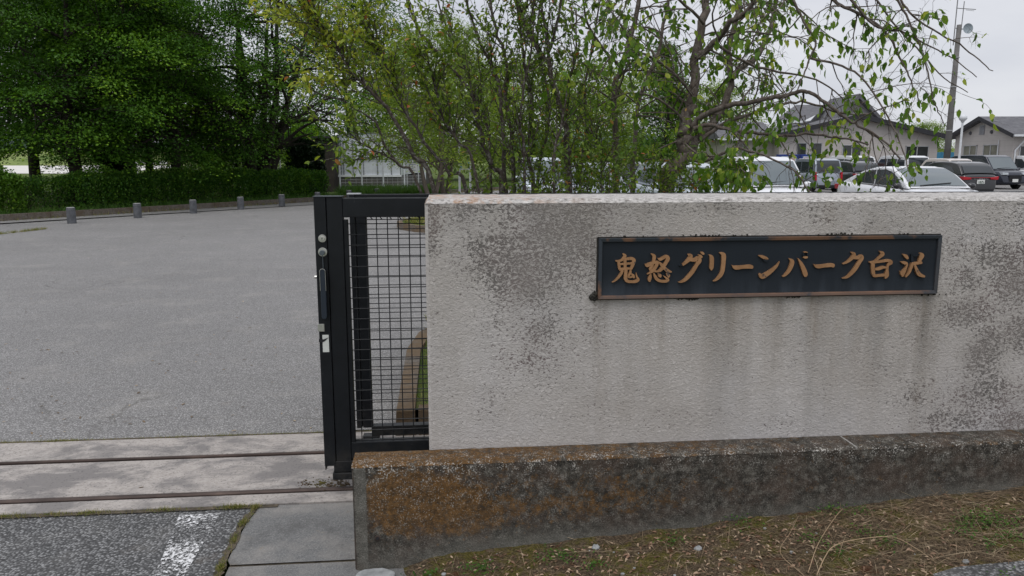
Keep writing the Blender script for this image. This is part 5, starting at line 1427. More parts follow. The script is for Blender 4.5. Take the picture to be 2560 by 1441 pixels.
# fallen bits on the plaza and apron
vp = []; r_ = random.Random(41)
for k in range(230):
    px, py = r_.uniform(0, 860), 560 + 530 * r_.random() ** 1.3
    p = G(px, py, .004); 
    if (p - O).dot(NB) > V_TB + .05: vp.append((p.x, p.y, .006))
for px, py in ((155, 1049), (925, 975), (345, 1260 - 40), (660, 770)): p = G(px, py, .006); vp.append(tuple(p))
rs = np.random.RandomState(4); n = len(vp)
o = leaf_obj('leaf_litter', vp, norm(np.stack([rs.normal(0, 1, n), rs.normal(0, 1, n), rs.normal(0, .1, n)], 1)), np.tile([0, 0, 1.], (n, 1)) + rs.normal(0, .2, (n, 3)), rs.uniform(.012, .038, n), .45, rs.rand(n), M['straw'], T_NEAR)
tag(o, 'small fallen leaves scattered on the plaza', 'leaves', kind='stuff')
# crumbs of earth by the wheel
mb = MB(); r_ = random.Random(51)
for k in range(240):
    px, py = r_.triangular(740, 875, 865), 1212 + r_.gauss(0, 7); p = G(px, py, .005); mb.sphere((p.x, p.y, .007), .002 + abs(r_.gauss(0, .0028)), 3, 1, 1, .7)
o = mb.build('dirt', M['soil']); tag(o, 'dark crumbs of earth on the track beside the gate wheel', 'dirt', kind='stuff')
# ------------------------------------------------------------------ buildings beyond the car park
def XP(px, py, X):
    d = ray(px, py); t = X / d.x; return Vector((X, d.y * t, EYE + d.z * t))
def m_siding(name, c):
    n = NT(name, 0.75, 0, 0.25)
    z = n.xyz()[2]
    lines = n.ramp(n.math('FRACT', n.math('MULTIPLY', z, 2.8)), [(0.0, 0.72), (0.06, 1.0)])
    n.col(n.mix(1.0, n.ramp(n.noise(1.2, 4), [(0.3, tuple(x * .9 for x in c)), (0.7, c)]), lines, 'MULTIPLY')); return n.m
M['siding'] = m_siding('beige siding', (.52, .485, .46))
M['fascia'] = plain('dark roof edge', (.035, .035, .04), .6)
M['soffit'] = plain('pale soffit', (.42, .40, .38), .8)
def m_roof():
    n = NT('grey roof shingles', .85, 0, .2)
    n.col(n.mix(1.0, n.ramp(n.noise(3, 5, .7), [(.3, (.10, .10, .11)), (.7, (.17, .17, .18))]), n.ramp(n.math('FRACT', n.math('MULTIPLY', n.xyz()[2], 8)), [(0, .75), (.15, 1.0)]), 'MULTIPLY')); return n.m
M['roof'] = m_roof()
def glass(name, c, rough=.08):
    n = NT(name, rough, 0, .6); n.col(n.ramp(n.noise(2.2, 3), [(.3, tuple(x * .6 for x in c)), (.7, c)])); return n.m
M['glass'] = glass('window glass', (.035, .04, .04)); M['curtain'] = glass('curtained glass', (.22, .22, .17), .15)
M['alu'] = plain('aluminium frame', (.45, .46, .47), .45, .2)
M['white'] = plain('white paint', (.72, .72, .72), .5, var=.05)
M['whitemetal'] = plain('white painted metal', (.66, .68, .70), .5, var=.08)

b2 = thing('gabled_building', 'beige sided building with gable end, round vents and grey roof at the far right', 'building', (0, 0, 0))
X0 = XP(2530, 400, 1).x * 0 + P(2530, 400, 50).x
Yn, Yf = 50.0, XP(2384, 400, X0).y
Ym = (Yn + Yf) / 2; ze = 3.30; zp = P(2437, 291, Ym).z - .12; X1 = X0 + 26
mb = MB(); mb.add([(X0, Yn, -.1), (X0, Yf, -.1), (X0, Yf, ze), (X0, Ym, zp - .12), (X0, Yn, ze)], [(0, 1, 2, 3, 4)])
mb.add([(X0, Yn, -.1), (X1, Yn, -.1), (X1, Yn, ze), (X0, Yn, ze)], [(0, 1, 2, 3)]); mb.add([(X0, Yf, -.1), (X1, Yf, -.1), (X1, Yf, ze), (X0, Yf, ze)], [(3, 2, 1, 0)])
mb.build('wall', M['siding'], b2)
sl = (zp - ze) / (Ym - Yn); ov = .55; go = .45
mb = MB()
for sgn in (-1, 1):
    ye = Ym + sgn * (Ym - Yn + ov); zz0 = ze - sl * ov + .12
    mb.add([(X0 - go, ye, zz0), (X1, ye, zz0), (X1, Ym, zp + .12), (X0 - go, Ym, zp + .12)], [(0, 1, 2, 3) if sgn < 0 else (3, 2, 1, 0)])
    mb.add([(X0 - go + .02, ye, zz0 - .14), (X1, ye, zz0 - .14), (X1, Ym, zp - .02), (X0 - go + .02, Ym, zp - .02)], [(0, 1, 2, 3)])
mb.build('roof', M['roof'], b2)
mb = MB()
for sgn in (-1, 1):
    ye = Ym + sgn * (Ym - Yn + ov); zz0 = ze - sl * ov + .12
    mb.add([(X0 - go - .02, ye, zz0 + .01), (X0 - go - .02, Ym, zp + .13), (X0 - go - .02, Ym, zp - .14), (X0 - go - .02, ye, zz0 - .24), (X0 - go + .03, ye, zz0 + .01), (X0 - go + .03, Ym, zp + .13), (X0 - go + .03, Ym, zp - .14), (X0 - go + .03, ye, zz0 - .24)], [(0, 1, 2, 3), (4, 5, 6, 7), (0, 1, 5, 4), (3, 2, 6, 7), (0, 3, 7, 4)])
mb.build('fascia', M['fascia'], b2)
mb = MB(); ye = Yn - ov; mb.box(X0 - go + .04, X1, ye - .10, ye + .02, ze - sl * ov - .04, ze - sl * ov + .10); mb.build('gutter', M['whitemetal'], b2)
def win_x(par, a0, a1, b0, b1, X, mat=None):
    p, q = XP(a0, b0, X), XP(a1, b1, X); y0, y1 = sorted((p.y, q.y)); z1, z0 = p.z, q.z
    mb = MB(); 
    for (u0, u1, v0, v1) in ((y0, y1, z1 - .05, z1), (y0, y1, z0, z0 + .05), (y0, y0 + .05, z0, z1), (y1 - .05, y1, z0, z1), ((y0+y1)/2 - .03, (y0+y1)/2 + .03, z0, z1)): mb.box(X - .07, X + .01, u0, u1, v0, v1)
    f = mb.build('window', M['alu'], par); mb = MB(); mb.box(X - .03, X - .01, y0 + .05, y1 - .05, z0 + .05, z1 - .05); mb.build('pane', mat or M['glass'], f)
win_x(b2, 2411, 2440, 364, 405, X0, M['curtain']); win_x(b2, 2461, 2493, 362, 405, X0, M['curtain'])
mb = MB(); p, q = XP(2451, 313, X0), XP(2461, 336, X0)
for k in range(8): z_ = q.z + (p.z - q.z) * k / 8; mb.box(X0 - .05, X0 + .01, q.y, p.y, z_, z_ + (p.z - q.z) / 12)
mb.build('louvre', plain('grey louvre', (.30, .31, .34), .6), b2)
for px, py in ((2427, 333), (2480, 330)):
    p = XP(px, py, X0); mb = MB(); mb.cyl(p, .13, -.10, (1, 0, 0), 16, .09); mb.build('vent', plain('round vent', (.10, .10, .11), .5), b2)
def win_y(par, a0, a1, b0, b1, Y, mat=None, split=True):
    p, q = P(a0, b0, Y), P(a1, b1, Y); x0, x1 = p.x, q.x; z1, z0 = p.z, q.z
    mb = MB(); rs_ = [(x0, x1, z1 - .05, z1), (x0, x1, z0, z0 + .05), (x0, x0 + .05, z0, z1), (x1 - .05, x1, z0, z1)]
    if split: rs_.append(((x0+x1)/2 - .03, (x0+x1)/2 + .03, z0, z1))
    for (u0, u1, v0, v1) in rs_: mb.box(u0, u1, Y - .07, Y + .01, v0, v1)
    f = mb.build('window', M['alu'], par); mb = MB(); mb.box(x0 + .05, x1 - .05, Y - .03, Y - .01, z0 + .05, z1 - .05); mb.build('pane', mat or M['glass'], f)
win_y(b2, 2549, 2600, 364, 405, Yn, M['glass'])
mb = MB(); p = P(2540, 365, Yn - .1); mb.tube([(p.x, Yn - .08, 0), (p.x, Yn - .08, 2.2), (p.x + .6, Yn - .4, ze - .1)], .05, 8); mb.build('downpipe', M['whitemetal'], b2)
mb = MB(); p = XP(2497, 350, X0 - .08); mb.tube([(X0 - .08, p.y, 0), (X0 - .08, p.y, p.z)], .03, 6); mb.build('downpipe', M['whitemetal'], b2)

b1 = thing('gabled_building', 'long beige building with broad low gable behind the drooping cherry boughs', 'building', (0, 0, 0))
Y1 = 60.0; pk = P(2144, 286, Y1); er = P(2350, 335, Y1); el2 = P(1931, 336, Y1)
xl, xr = el2.x + .6, P(2343, 380, Y1).x; zc_ = lambda x: pk.z - .28 - abs(x - pk.x) * (pk.z - er.z) / (er.x - pk.x)
mb = MB(); mb.add([(xl, Y1, -.1), (xr, Y1, -.1), (xr, Y1, zc_(xr)), (pk.x, Y1, pk.z - .28), (xl, Y1, zc_(xl))], [(0, 1, 2, 3, 4)])
mb.add([(xr, Y1, -.1), (xr, Y1 + 14, -.1), (xr, Y1 + 14, zc_(xr)), (xr, Y1, zc_(xr))], [(0, 1, 2, 3)]); mb.add([(xl, Y1, -.1), (xl, Y1 + 14, -.1), (xl, Y1 + 14, zc_(xl)), (xl, Y1, zc_(xl))], [(3, 2, 1, 0)])
wl_ = P(1812, 380, Y1 + 1.5).x; zw = P(1850, 348, Y1 + 1.5).z
mb.add([(wl_, Y1 + 1.5, -.1), (xl, Y1 + 1.5, -.1), (xl, Y1 + 1.5, zw), (wl_, Y1 + 1.5, zw), (wl_, Y1 + 9, -.1), (wl_, Y1 + 9, zw)], [(0, 1, 2, 3), (4, 0, 3, 5)])
mb.build('wall', M['siding'], b1)
mb = MB(); mb2 = MB()
for ex_, zz_ in ((el2.x - .2, el2.z - .05), (er.x + .4, er.z - .1)):
    yy0 = Y1 - .6
    mb.add([(ex_, yy0, zz_), (pk.x, yy0, pk.z), (pk.x, Y1 + 15, pk.z), (ex_, Y1 + 15, zz_), (ex_, yy0 + .02, zz_ - .1), (pk.x, yy0 + .02, pk.z - .1), (pk.x, Y1 + 15, pk.z - .1), (ex_, Y1 + 15, zz_ - .1)], [(0, 1, 2, 3), (4, 5, 6, 7)])
    mb2.add([(ex_, yy0 - .03, zz_ + .02), (pk.x, yy0 - .03, pk.z + .02), (pk.x, yy0 - .03, pk.z - .34), (ex_, yy0 - .03, zz_ - .34), (ex_, yy0 + .03, zz_ + .02), (pk.x, yy0 + .03, pk.z + .02), (pk.x, yy0 + .03, pk.z - .34), (ex_, yy0 + .03, zz_ - .34)], [(0, 1, 2, 3), (4, 5, 6, 7), (0, 1, 5, 4), (3, 2, 6, 7)])
# left wing roof
mb.add([(wl_ - .6, Y1 + .9, zw + .05), (xl + .3, Y1 + .9, zw + .05), (xl + .3, Y1 + 5.2, zw + 1.5), (wl_ - .6, Y1 + 5.2, zw + 1.5), (wl_ - .6, Y1 + 9.6, zw + .05)], [(0, 1, 2, 3), (0, 3, 4)])
# raised roof piece further back
mb.add([(P(1935, 300, 64).x, 64, P(1935, 302, 64).z), (P(2010, 300, 64).x, 64, P(2010, 302, 64).z), (P(2090, 262, 68).x, 68, P(2090, 262, 68).z), (P(1990, 262, 68).x, 68, P(1990, 262, 68).z)], [(0, 1, 2, 3)])
mb.build('roof', M['roof'], b1); mb2.build('fascia', M['fascia'], b1)
mb = MB(); mb.box(wl_ - .6, xl + .2, Y1 + .78, Y1 + .9, zw - .10, zw + .08); p = P(1935, 300, 63.9); mb.box(p.x, P(2010, 300, 63.9).x, 63.8, 63.95, p.z - .25, p.z - .08); mb.build('gutter', M['whitemetal'], b1)
tw = MB(); a_, b_, c_ = P(2085, 300, 63), P(2142, 235, 63), P(2200, 300, 63)
tw.prism([(a_.x, 3.8), (c_.x, 3.8), (c_.x, c_.z), (b_.x, b_.z - .3), (a_.x, c_.z)], 63, 68); tw.build('turret', plain('grey shingled gable wall', (.36, .35, .35), .8, var=.1, scale=2), b1)
tw = MB()
for q in (a_, c_):
    ex_ = q.x + (.35 if q is c_ else -.35); zq = q.z - .3
    tw.add([(ex_, 62.4, zq), (b_.x, 62.4, b_.z), (b_.x, 68.2, b_.z), (ex_, 68.2, zq), (ex_, 62.4, zq - .3), (b_.x, 62.4, b_.z - .38), (b_.x, 68.2, b_.z - .38), (ex_, 68.2, zq - .3)], [(0, 1, 2, 3), (4, 5, 6, 7), (0, 1, 5, 4), (0, 3, 7, 4)])
tw.build('roof', M['roof'], b1)
win_y(b1, 2264, 2318, 365, 405, Y1); win_y(b1, 1992, 2014, 357, 404, Y1, split=False); win_y(b1, 2030, 2052, 357, 404, Y1, split=False); win_y(b1, 2106, 2150, 362, 404, Y1); win_y(b1, 1845, 1868, 359, 394, Y1 + 1.5, M['curtain'])
bl_ = thing('blue_panel', 'blue sheet fence in the gap between the two beige buildings', 'fence', P(2364, 395, 66)); bl_.location.z = 0
mb = MB(); mb.box(-1.6, 1.6, -.03, .03, 0, 2.25)
for k in range(6): mb.box(-1.6 + k * .6, -1.55 + k * .6, -.06, -.03, 0, 2.3)
mb.build('sheet', plain('blue sheet', (.05, .20, .32), .6), bl_)

# vending machines
def vending(px0, px1, lab, red):
    Y = 56.0; p, q = P(px0, 386, Y), P(px1, 386, Y); W_ = q.x - p.x; H_ = p.z
    t = thing('vending_machine', lab, 'vending machine', ((p.x + q.x) / 2, Y, 0), 0, 'blue vending machines before the long building')
    mb = MB(); mb.box(-W_/2, W_/2, 0, .7, 0, H_); mb.build('cabinet', plain('blue cabinet', (.02, .045, .22), .4), t, bevel=.02)
    mb = MB(); mb.box(-W_/2 + .14, W_/2 - .14, -.02, .0, .95, H_ - .14); f = mb.build('display', plain('display window', (.45, .50, .55), .2), t)
    r_ = random.Random(px0)
    for row in range(3):
        mb = MB()
        for k in range(9): x_ = -W_/2 + .2 + (W_ - .4) * k / 9; z_ = 1.02 + row * (H_ - 1.2) / 3; mb.box(x_, x_ + .08, -.04, -.02, z_, z_ + .2)
        mb.build('drinks', plain('drink row', [(.35, .07, .05), (.20, .25, .12), (.45, .32, .25)][row if red else 2 - row], .4, var=.5, scale=9), f)
    mb = MB(); mb.box(-W_/2 + .2, W_/2 - .2, -.02, 0, .25, .5); mb.build('dispensing_flap', M['tape'], t)
vending(1949, 1996, 'blue vending machine with reddish drink rows before the beige building', True)
vending(2003, 2046, 'blue vending machine with white display, right of the reddish one', False)

# utility pole with aerials, round lamp
pp = P(2368, 385, 48); pt = P(2403, 62, 48)
po = thing('utility_pole', 'tall grey concrete pole with aerials and a dish between the buildings', 'pole', (pp.x, 48, 0))
mb = MB(); hz = pt.z; mb.tube([(0, 0, -.1), (0, 0, hz * .5), (0, 0, hz)], [.21, .17, .13], 14); mb.build('pole', plain('weathered concrete pole', (.15, .145, .14), .9, var=.2, scale=2), po, smooth=True)
mb = MB(); mb.tube([(-.28, -.05, hz - 1.2), (-.24, -.05, hz + 4.0)], .03, 6)
for z_ in (hz - .9, hz - .2): mb.tube([(-.28, -.05, z_), (-.05, 0, z_)], .025, 5)
mb.build('aerial', plain('grey aerial tube', (.2, .2, .2), .5), po)
mb = MB(); mb.tube([(.12, -.03, hz - .6), (.16, -.03, hz + 1.35)], .025, 6); mb.tube([(-.22, -.03, hz + .95), (.9, -.03, hz + .88)], .022, 6); mb.tube([(.3, -.03, hz + .85), (.8, -.03, hz + .80)], .012, 5); mb.build('aerial', plain('grey aerial tube', (.2, .2, .2), .5), po)
mb = MB()
pr = [(0, .02), (.10, .03), (.20, .06), (.30, .12)]
n = 22
for i in range(len(pr) - 1):
    for k in range(n):
        a0_, a1_ = 2 * math.pi * k / n, 2 * math.pi * (k + 1) / n
        mb.add([(.42 + pr[i][0] * math.cos(a0_), -.12 - pr[i][1], hz - .25 + pr[i][0] * math.sin(a0_)), (.42 + pr[i][0] * math.cos(a1_), -.12 - pr[i][1], hz - .25 + pr[i][0] * math.sin(a1_)),
                (.42 + pr[i+1][0] * math.cos(a1_), -.12 - pr[i+1][1], hz - .25 + pr[i+1][0] * math.sin(a1_)), (.42 + pr[i+1][0] * math.cos(a0_), -.12 - pr[i+1][1], hz - .25 + pr[i+1][0] * math.sin(a0_))], [(0, 1, 2, 3)])
mb.tube([(.1, 0, hz - .25), (.42, -.10, hz - .25)], .03, 6); mb.tube([(.42, -.15, hz - .5), (.46, -.42, hz - .3)], .015, 5)
ds_ = mb.build('dish', plain('grey dish', (.30, .35, .38), .5), po)
for z_ in (hz * .35, hz * .55, hz * .62, hz * .8):
    mb = MB(); mb.cyl((0, 0, z_), .20, .04, (0, 0, 1), 14); mb.build('band', M['alu'], po)
lp = P(2399, 385, 44); lt = P(2407, 303, 44)
lm = thing('garden_lamp', 'white lamp post with a pale round globe before the right building', 'lamp', (lp.x, 44, 0))
mb = MB(); mb.tube([(0, 0, 0), (0, 0, lt.z)], [.07, .055], 10); mb.build('post', M['whitemetal'], lm)
mb = MB(); mb.sphere((0, 0, lt.z + .18), .22, 10, 1, 1, .85); mb.build('globe', plain('milky globe', (.62, .64, .66), .25, var=.03), lm, smooth=True)
mb = MB(); mb.cyl((0, 0, lt.z - .06), .1, .08, (0, 0, 1), 12); mb.build('collar', M['alu'], lm)

# ------------------------------------------------------------------ greenhouse, fences, boards
gY = 41.0; ga, gb = P(836, 400, gY), P(1001, 400, gY)
gh = thing('greenhouse', 'white plastic sheeted greenhouse behind the mesh fence', 'greenhouse', ((ga.x + gb.x) / 2, gY, 0)); hw = (gb.x - ga.x) / 2
zt_ = P(900, 350, gY).z; zr = P(900, 332, gY).z; zb_ = P(900, 438, gY).z
def m_vinyl():
    n = NT('milky plastic sheet', .35, 0, .4)
    c = n.ramp(n.noise(.9, 5, .65, n.map((1, 1, .45))), [(.3, (.42, .45, .49)), (.55, (.60, .63, .67)), (.75, (.78, .80, .84))]); n.col(c); n.bump(n.noise(1.5, 3, .6, n.map((1, 1, .3))), .5, .1); return n.m  # pale upright patches put the sheet's white highlights into its colour
sec = [(-hw, zb_), (-hw, zt_), (-hw * .92, zt_ + .22), (-hw * .5, zr - .08), (0, zr), (hw * .5, zr - .05), (hw * .9, zt_ + .25), (hw, zt_), (hw, zb_)]
mb = MB(); mb.prism(sec, 0, 14); mb.build('sheeting', m_vinyl(), gh)
mb = MB()
for k, x_ in enumerate([-1, -.86, -.80, -.72, -.44, -.12, .3, .72, 1]):
    mb.box(x_ * hw - .02, x_ * hw + .02, -.05, -.01, zb_, zt_)
mb.box(-hw, hw, -.06, -.02, zt_ * .62 - .02, zt_ * .62 + .02)
for i in range(len(sec) - 3):
    a_, b_ = sec[i+1], sec[i+2]; mb.tube([(a_[0], -.03, a_[1]), (b_[0], -.03, b_[1])], .025, 5)
mb.build('frame', plain('grey tube frame', (.16, .17, .18), .5), gh)
mb = MB(); mb.box(-hw - .05, hw + .05, -.08, 0, zb_ - .09, zb_ + .02); mb.build('sill', M['whitemetal'], gh)
mb = MB(); mb.box(-hw, hw, -.02, 14, -.1, zb_ - .09); mb.build('plinth', plain('dark stained block plinth', (.10, .095, .09), .95, var=.4, scale=2), gh)
sh = thing('storage_shed', 'dark brown shed wall between the round bush and the greenhouse', 'shed', P(812, 430, 40)); sh.location.z = 0
mb = MB(); w_ = (P(836, 400, 40).x - P(790, 400, 40).x) / 2; mb.box(-w_, w_, 0, 5, -.1, 2.7); mb.build('wall', plain('weathered brown boards', (.04, .034, .03), .9, var=.3, scale=3), sh)
mb = MB(); mb.box(-w_ - .1, w_ + .1, -.15, 5.1, 2.7, 2.8); mb.build('roof', M['fascia'], sh)
def mesh_fence(name, lab, p0, p1, step, h, post_mat, wire_mat, rows, r_w=.006, grid_step=.25, base_z=0.0):
    t = thing(name, lab, 'fence', p0); d = p1 - p0; L_ = d.length; d.normalize(); n = max(1, round(L_ / step))
    for i in range(n + 1):
        q = d * (L_ * i / n); mb = MB(); mb.tube([(q.x, q.y, -.1), (q.x, q.y, h)], .035, 8); mb.build('post', post_mat, t)
    mb = MB()
    for k in range(rows + 1):
        z_ = base_z + .12 + (h - .17 - base_z) * k / rows; mb.tube([(0, 0, z_), tuple(d * L_ + Vector((0, 0, z_)))], r_w if 0 < k < rows else r_w * 2, 4, False)
    for k in range(int(L_ / grid_step)): q = d * (k * grid_step); mb.tube([(q.x, q.y, .1 + base_z), (q.x, q.y, h - .05)], r_w * .6, 3, False)
    mb.build('wire_panel', wire_mat, t)
a_, b_ = P(848, 400, 36), P(1062, 400, 37.5); a_.z = b_.z = 0
mesh_fence('mesh_fence', 'white posted wire mesh fence in front of the greenhouse', a_, b_, 1.05, 1.62, M['whitemetal'], M['whitemetal'], 10)
a_, b_ = P(468, 400, 42), P(700, 400, 42); a_.z = b_.z = 0
mesh_fence('mesh_fence', 'dull grey wire mesh fence behind the hedge under the dark trees', a_, b_, 1.9, 1.6, M['alu'], M['alu'], 12)
a_, b_ = P(302, 400, 95), P(418, 400, 95); gr = thing('guard_rail', 'white guard rail beyond the pale gravel, seen under the trees', 'railing', (a_.x, 95, 0)); Lg = b_.x - a_.x
mb = MB(); mb.box(0, Lg, -.05, .05, 1.1, 1.5); mb.build('rail', M['white'], gr)
for k in range(4): mb = MB(); mb.box(Lg * k / 3 - .06, Lg * k / 3 + .06, -.05, .05, -.1, 1.1); mb.build('post', M['white'], gr)
# notice board on the fence
p, q = P(1019, 402, 35), P(1043, 431, 35)
nb_ = thing('notice_board', 'white notice sheet with faint lines of text on the mesh fence', 'notice', ((p.x + q.x) / 2, 35, 0)); W_ = (q.x - p.x) / 2
mb = MB(); mb.box(-W_, W_, 0, .02, q.z, p.z); mb.build('sheet', M['white'], nb_)
mb = MB(); z_ = p.z - .07; r_ = random.Random(2)
for k in range(6):
    mb.box(-W_ + .05, -W_ + .05 + (2 * W_ - .1) * r_.uniform(.6, 1), -.006, 0, z_ - .022, z_); z_ -= .085
mb.build('text_lines', plain('blue grey print', (.22, .25, .36), .7), nb_)
for x_ in (-W_ - .05, W_ + .05): mb = MB(); mb.tube([(x_, .05, 0), (x_, .05, p.z + .05)], .02, 6); mb.build('post', M['whitemetal'], nb_)
# map signboard
p, q = P(1146, 386, 30), P(1176, 424, 30)
sb = thing('map_signboard', 'white posted signboard with green and yellow map, behind the shrub stems', 'signboard', ((p.x + q.x) / 2, 30, 0)); W_ = (q.x - p.x) / 2
mb = MB(); mb.box(-W_, W_, 0, .03, q.z, p.z); pn = mb.build('panel', M['white'], sb)
def map_m():
    n = NT('printed map', .4, 0, .4); n.col(n.ramp(n.noise(3.2, 3, .5), [(.38, (.16, .36, .55)), (.44, (.55, .62, .20)), (.55, (.30, .52, .16)), (.66, (.62, .62, .35))], 'CONSTANT')); return n.m
mb = MB(); mb.box(-W_ + .03, W_ - .03, -.005, 0, q.z + .03, p.z - .03); mb.build('map', map_m(), pn)
for x_ in (-W_ - .01, W_ - .05): mb = MB(); mb.box(x_, x_ + .08, .031, .09, -.1, P(1150, 350, 30).z if x_ < 0 else p.z + .05); mb.build('post', M['whitemetal'], sb)

# ------------------------------------------------------------------ cars
def paint_m(name, c, metal=.2, rough=.28):
    n = NT(name, rough, metal, .5); n.col(n.ramp(n.noise(1.5, 3), [(.3, tuple(x * .93 for x in c)), (.7, c)]))
    n.b.inputs['Coat Weight'].default_value = .6; n.b.inputs['Coat Roughness'].default_value = .06; return n.m
PT_ = {'white': paint_m('white car paint', (.72, .73, .75), 0), 'silver': paint_m('silver blue car paint', (.30, .33, .38), .4), 'pale': paint_m('pale silver car paint', (.45, .50, .55), .3),
       'dark': paint_m('dark grey car paint', (.035, .037, .045), .3), 'navy': paint_m('navy car paint', (.012, .016, .030), .2), 'cream': paint_m('cream car paint', (.58, .53, .49), .05), 'black': paint_m('black car paint', (.012, .012, .014), .1)}
CG = NT('car glass', .06, 0, .6); CG.col((.030, .036, .040)); M['cglass'] = CG.m
CG2 = NT('windscreen glass', .05, 0, 1.0); CG2.col((.10, .125, .135)); M['wscreen'] = CG2.m
M['tyre'] = plain('tyre rubber', (.018, .018, .018), .85); M['rim'] = plain('alloy rim', (.42, .43, .45), .35, .6); M['redlamp'] = plain('red lamp lens', (.42, .02, .03), .2); M['headlamp'] = plain('headlamp lens', (.62, .66, .70), .12, .3)
M['plastic'] = plain('black plastic', (.015, .015, .017), .55); M['plate_w'] = plain('white number plate', (.72, .73, .70), .5, var=.03); M['plate_t'] = plain('dark green plate print', (.02, .07, .04), .6); M['chrome'] = plain('chrome trim', (.6, .6, .62), .15, .9)
SPEC = {
 'sedan': dict(L=4.6, W=1.8, belt=[(-2.3,.50),(-2.27,.86),(-2.15,1.00),(-1.7,1.03),(-1.0,.98),(.9,.90),(1.3,.90),(1.9,.80),(2.2,.66),(2.3,.45)],
   cab=[(-1.85,1.01),(-1.4,1.17),(-.9,1.32),(-.4,1.40),(.0,1.415),(.35,1.38),(.75,1.22),(1.25,.90)], rw=(0, 2), ws=(5, 7), side=[[(-1.42,1.02),(-1.0,1.24),(-.62,1.32),(-.36,1.345),(-.30,.975)], [(-.24,.97),(-.30,1.35),(.05,1.36),(.36,1.31),(.66,1.18),(.98,.945)]], wheels=(-1.35, 1.42), r=.32),
 'kei': dict(L=3.4, W=1.48, belt=[(-1.7,.45),(-1.69,.90),(-1.62,.99),(-1.0,.99),(.9,.96),(1.1,.97),(1.5,.90),(1.65,.76),(1.7,.45)],
   cab=[(-1.64,.98),(-1.57,1.40),(-1.46,1.58),(-1.2,1.64),(-.3,1.66),(.25,1.65),(.55,1.58),(.80,1.35),(1.12,.97)], rw=(0, 2), ws=(6, 8), side=[[(-1.42,1.02),(-1.36,1.44),(-1.0,1.50),(-1.0,1.02)], [(-.94,1.02),(-.94,1.51),(-.18,1.52),(-.18,1.02)], [(-.12,1.02),(-.12,1.52),(.38,1.50),(.62,1.32),(.86,1.02)]], wheels=(-1.2, 1.22), r=.28),
 'minivan': dict(L=4.75, W=1.76, belt=[(-2.37,.50),(-2.35,1.0),(-2.25,1.06),(-1.0,1.04),(1.1,1.02),(1.5,1.04),(2.1,.98),(2.32,.82),(2.37,.45)],
   cab=[(-2.28,1.04),(-2.18,1.55),(-2.05,1.76),(-1.7,1.84),(-.4,1.87),(.6,1.85),(.92,1.76),(1.2,1.45),(1.58,1.04)], rw=(0, 2), ws=(6, 8), side=[[(-2.0,1.10),(-1.92,1.60),(-1.15,1.66),(-1.15,1.09)], [(-1.08,1.09),(-1.08,1.67),(-.02,1.68),(-.02,1.08)], [(.05,1.08),(.05,1.68),(.72,1.66),(.98,1.46),(1.26,1.08)]], wheels=(-1.45, 1.42), r=.33),
 'hatch': dict(L=4.05, W=1.70, belt=[(-2.02,.45),(-2.0,.88),(-1.9,1.02),(-1.0,1.0),(.8,.94),(1.15,.96),(1.7,.88),(1.97,.70),(2.02,.42)],
   cab=[(-1.88,1.01),(-1.62,1.32),(-1.42,1.44),(-1.0,1.50),(-.4,1.52),(.1,1.50),(.42,1.42),(.75,1.22),(1.18,.95)], rw=(0, 1.6), ws=(6, 8), side=[[(-1.42,1.06),(-1.15,1.30),(-.75,1.38),(-.28,1.395),(-.26,1.02)], [(-.20,1.02),(-.22,1.40),(.12,1.39),(.42,1.28),(.66,1.12),(.84,.99)]], wheels=(-1.28, 1.25), r=.31),
}
def interp(pts, x):
    for (a, b), (c, d) in zip(pts, pts[1:]):
        if a <= x <= c: return b + (d - b) * (x - a) / max(1e-6, c - a)
    return pts[0][1] if x < pts[0][0] else pts[-1][1]
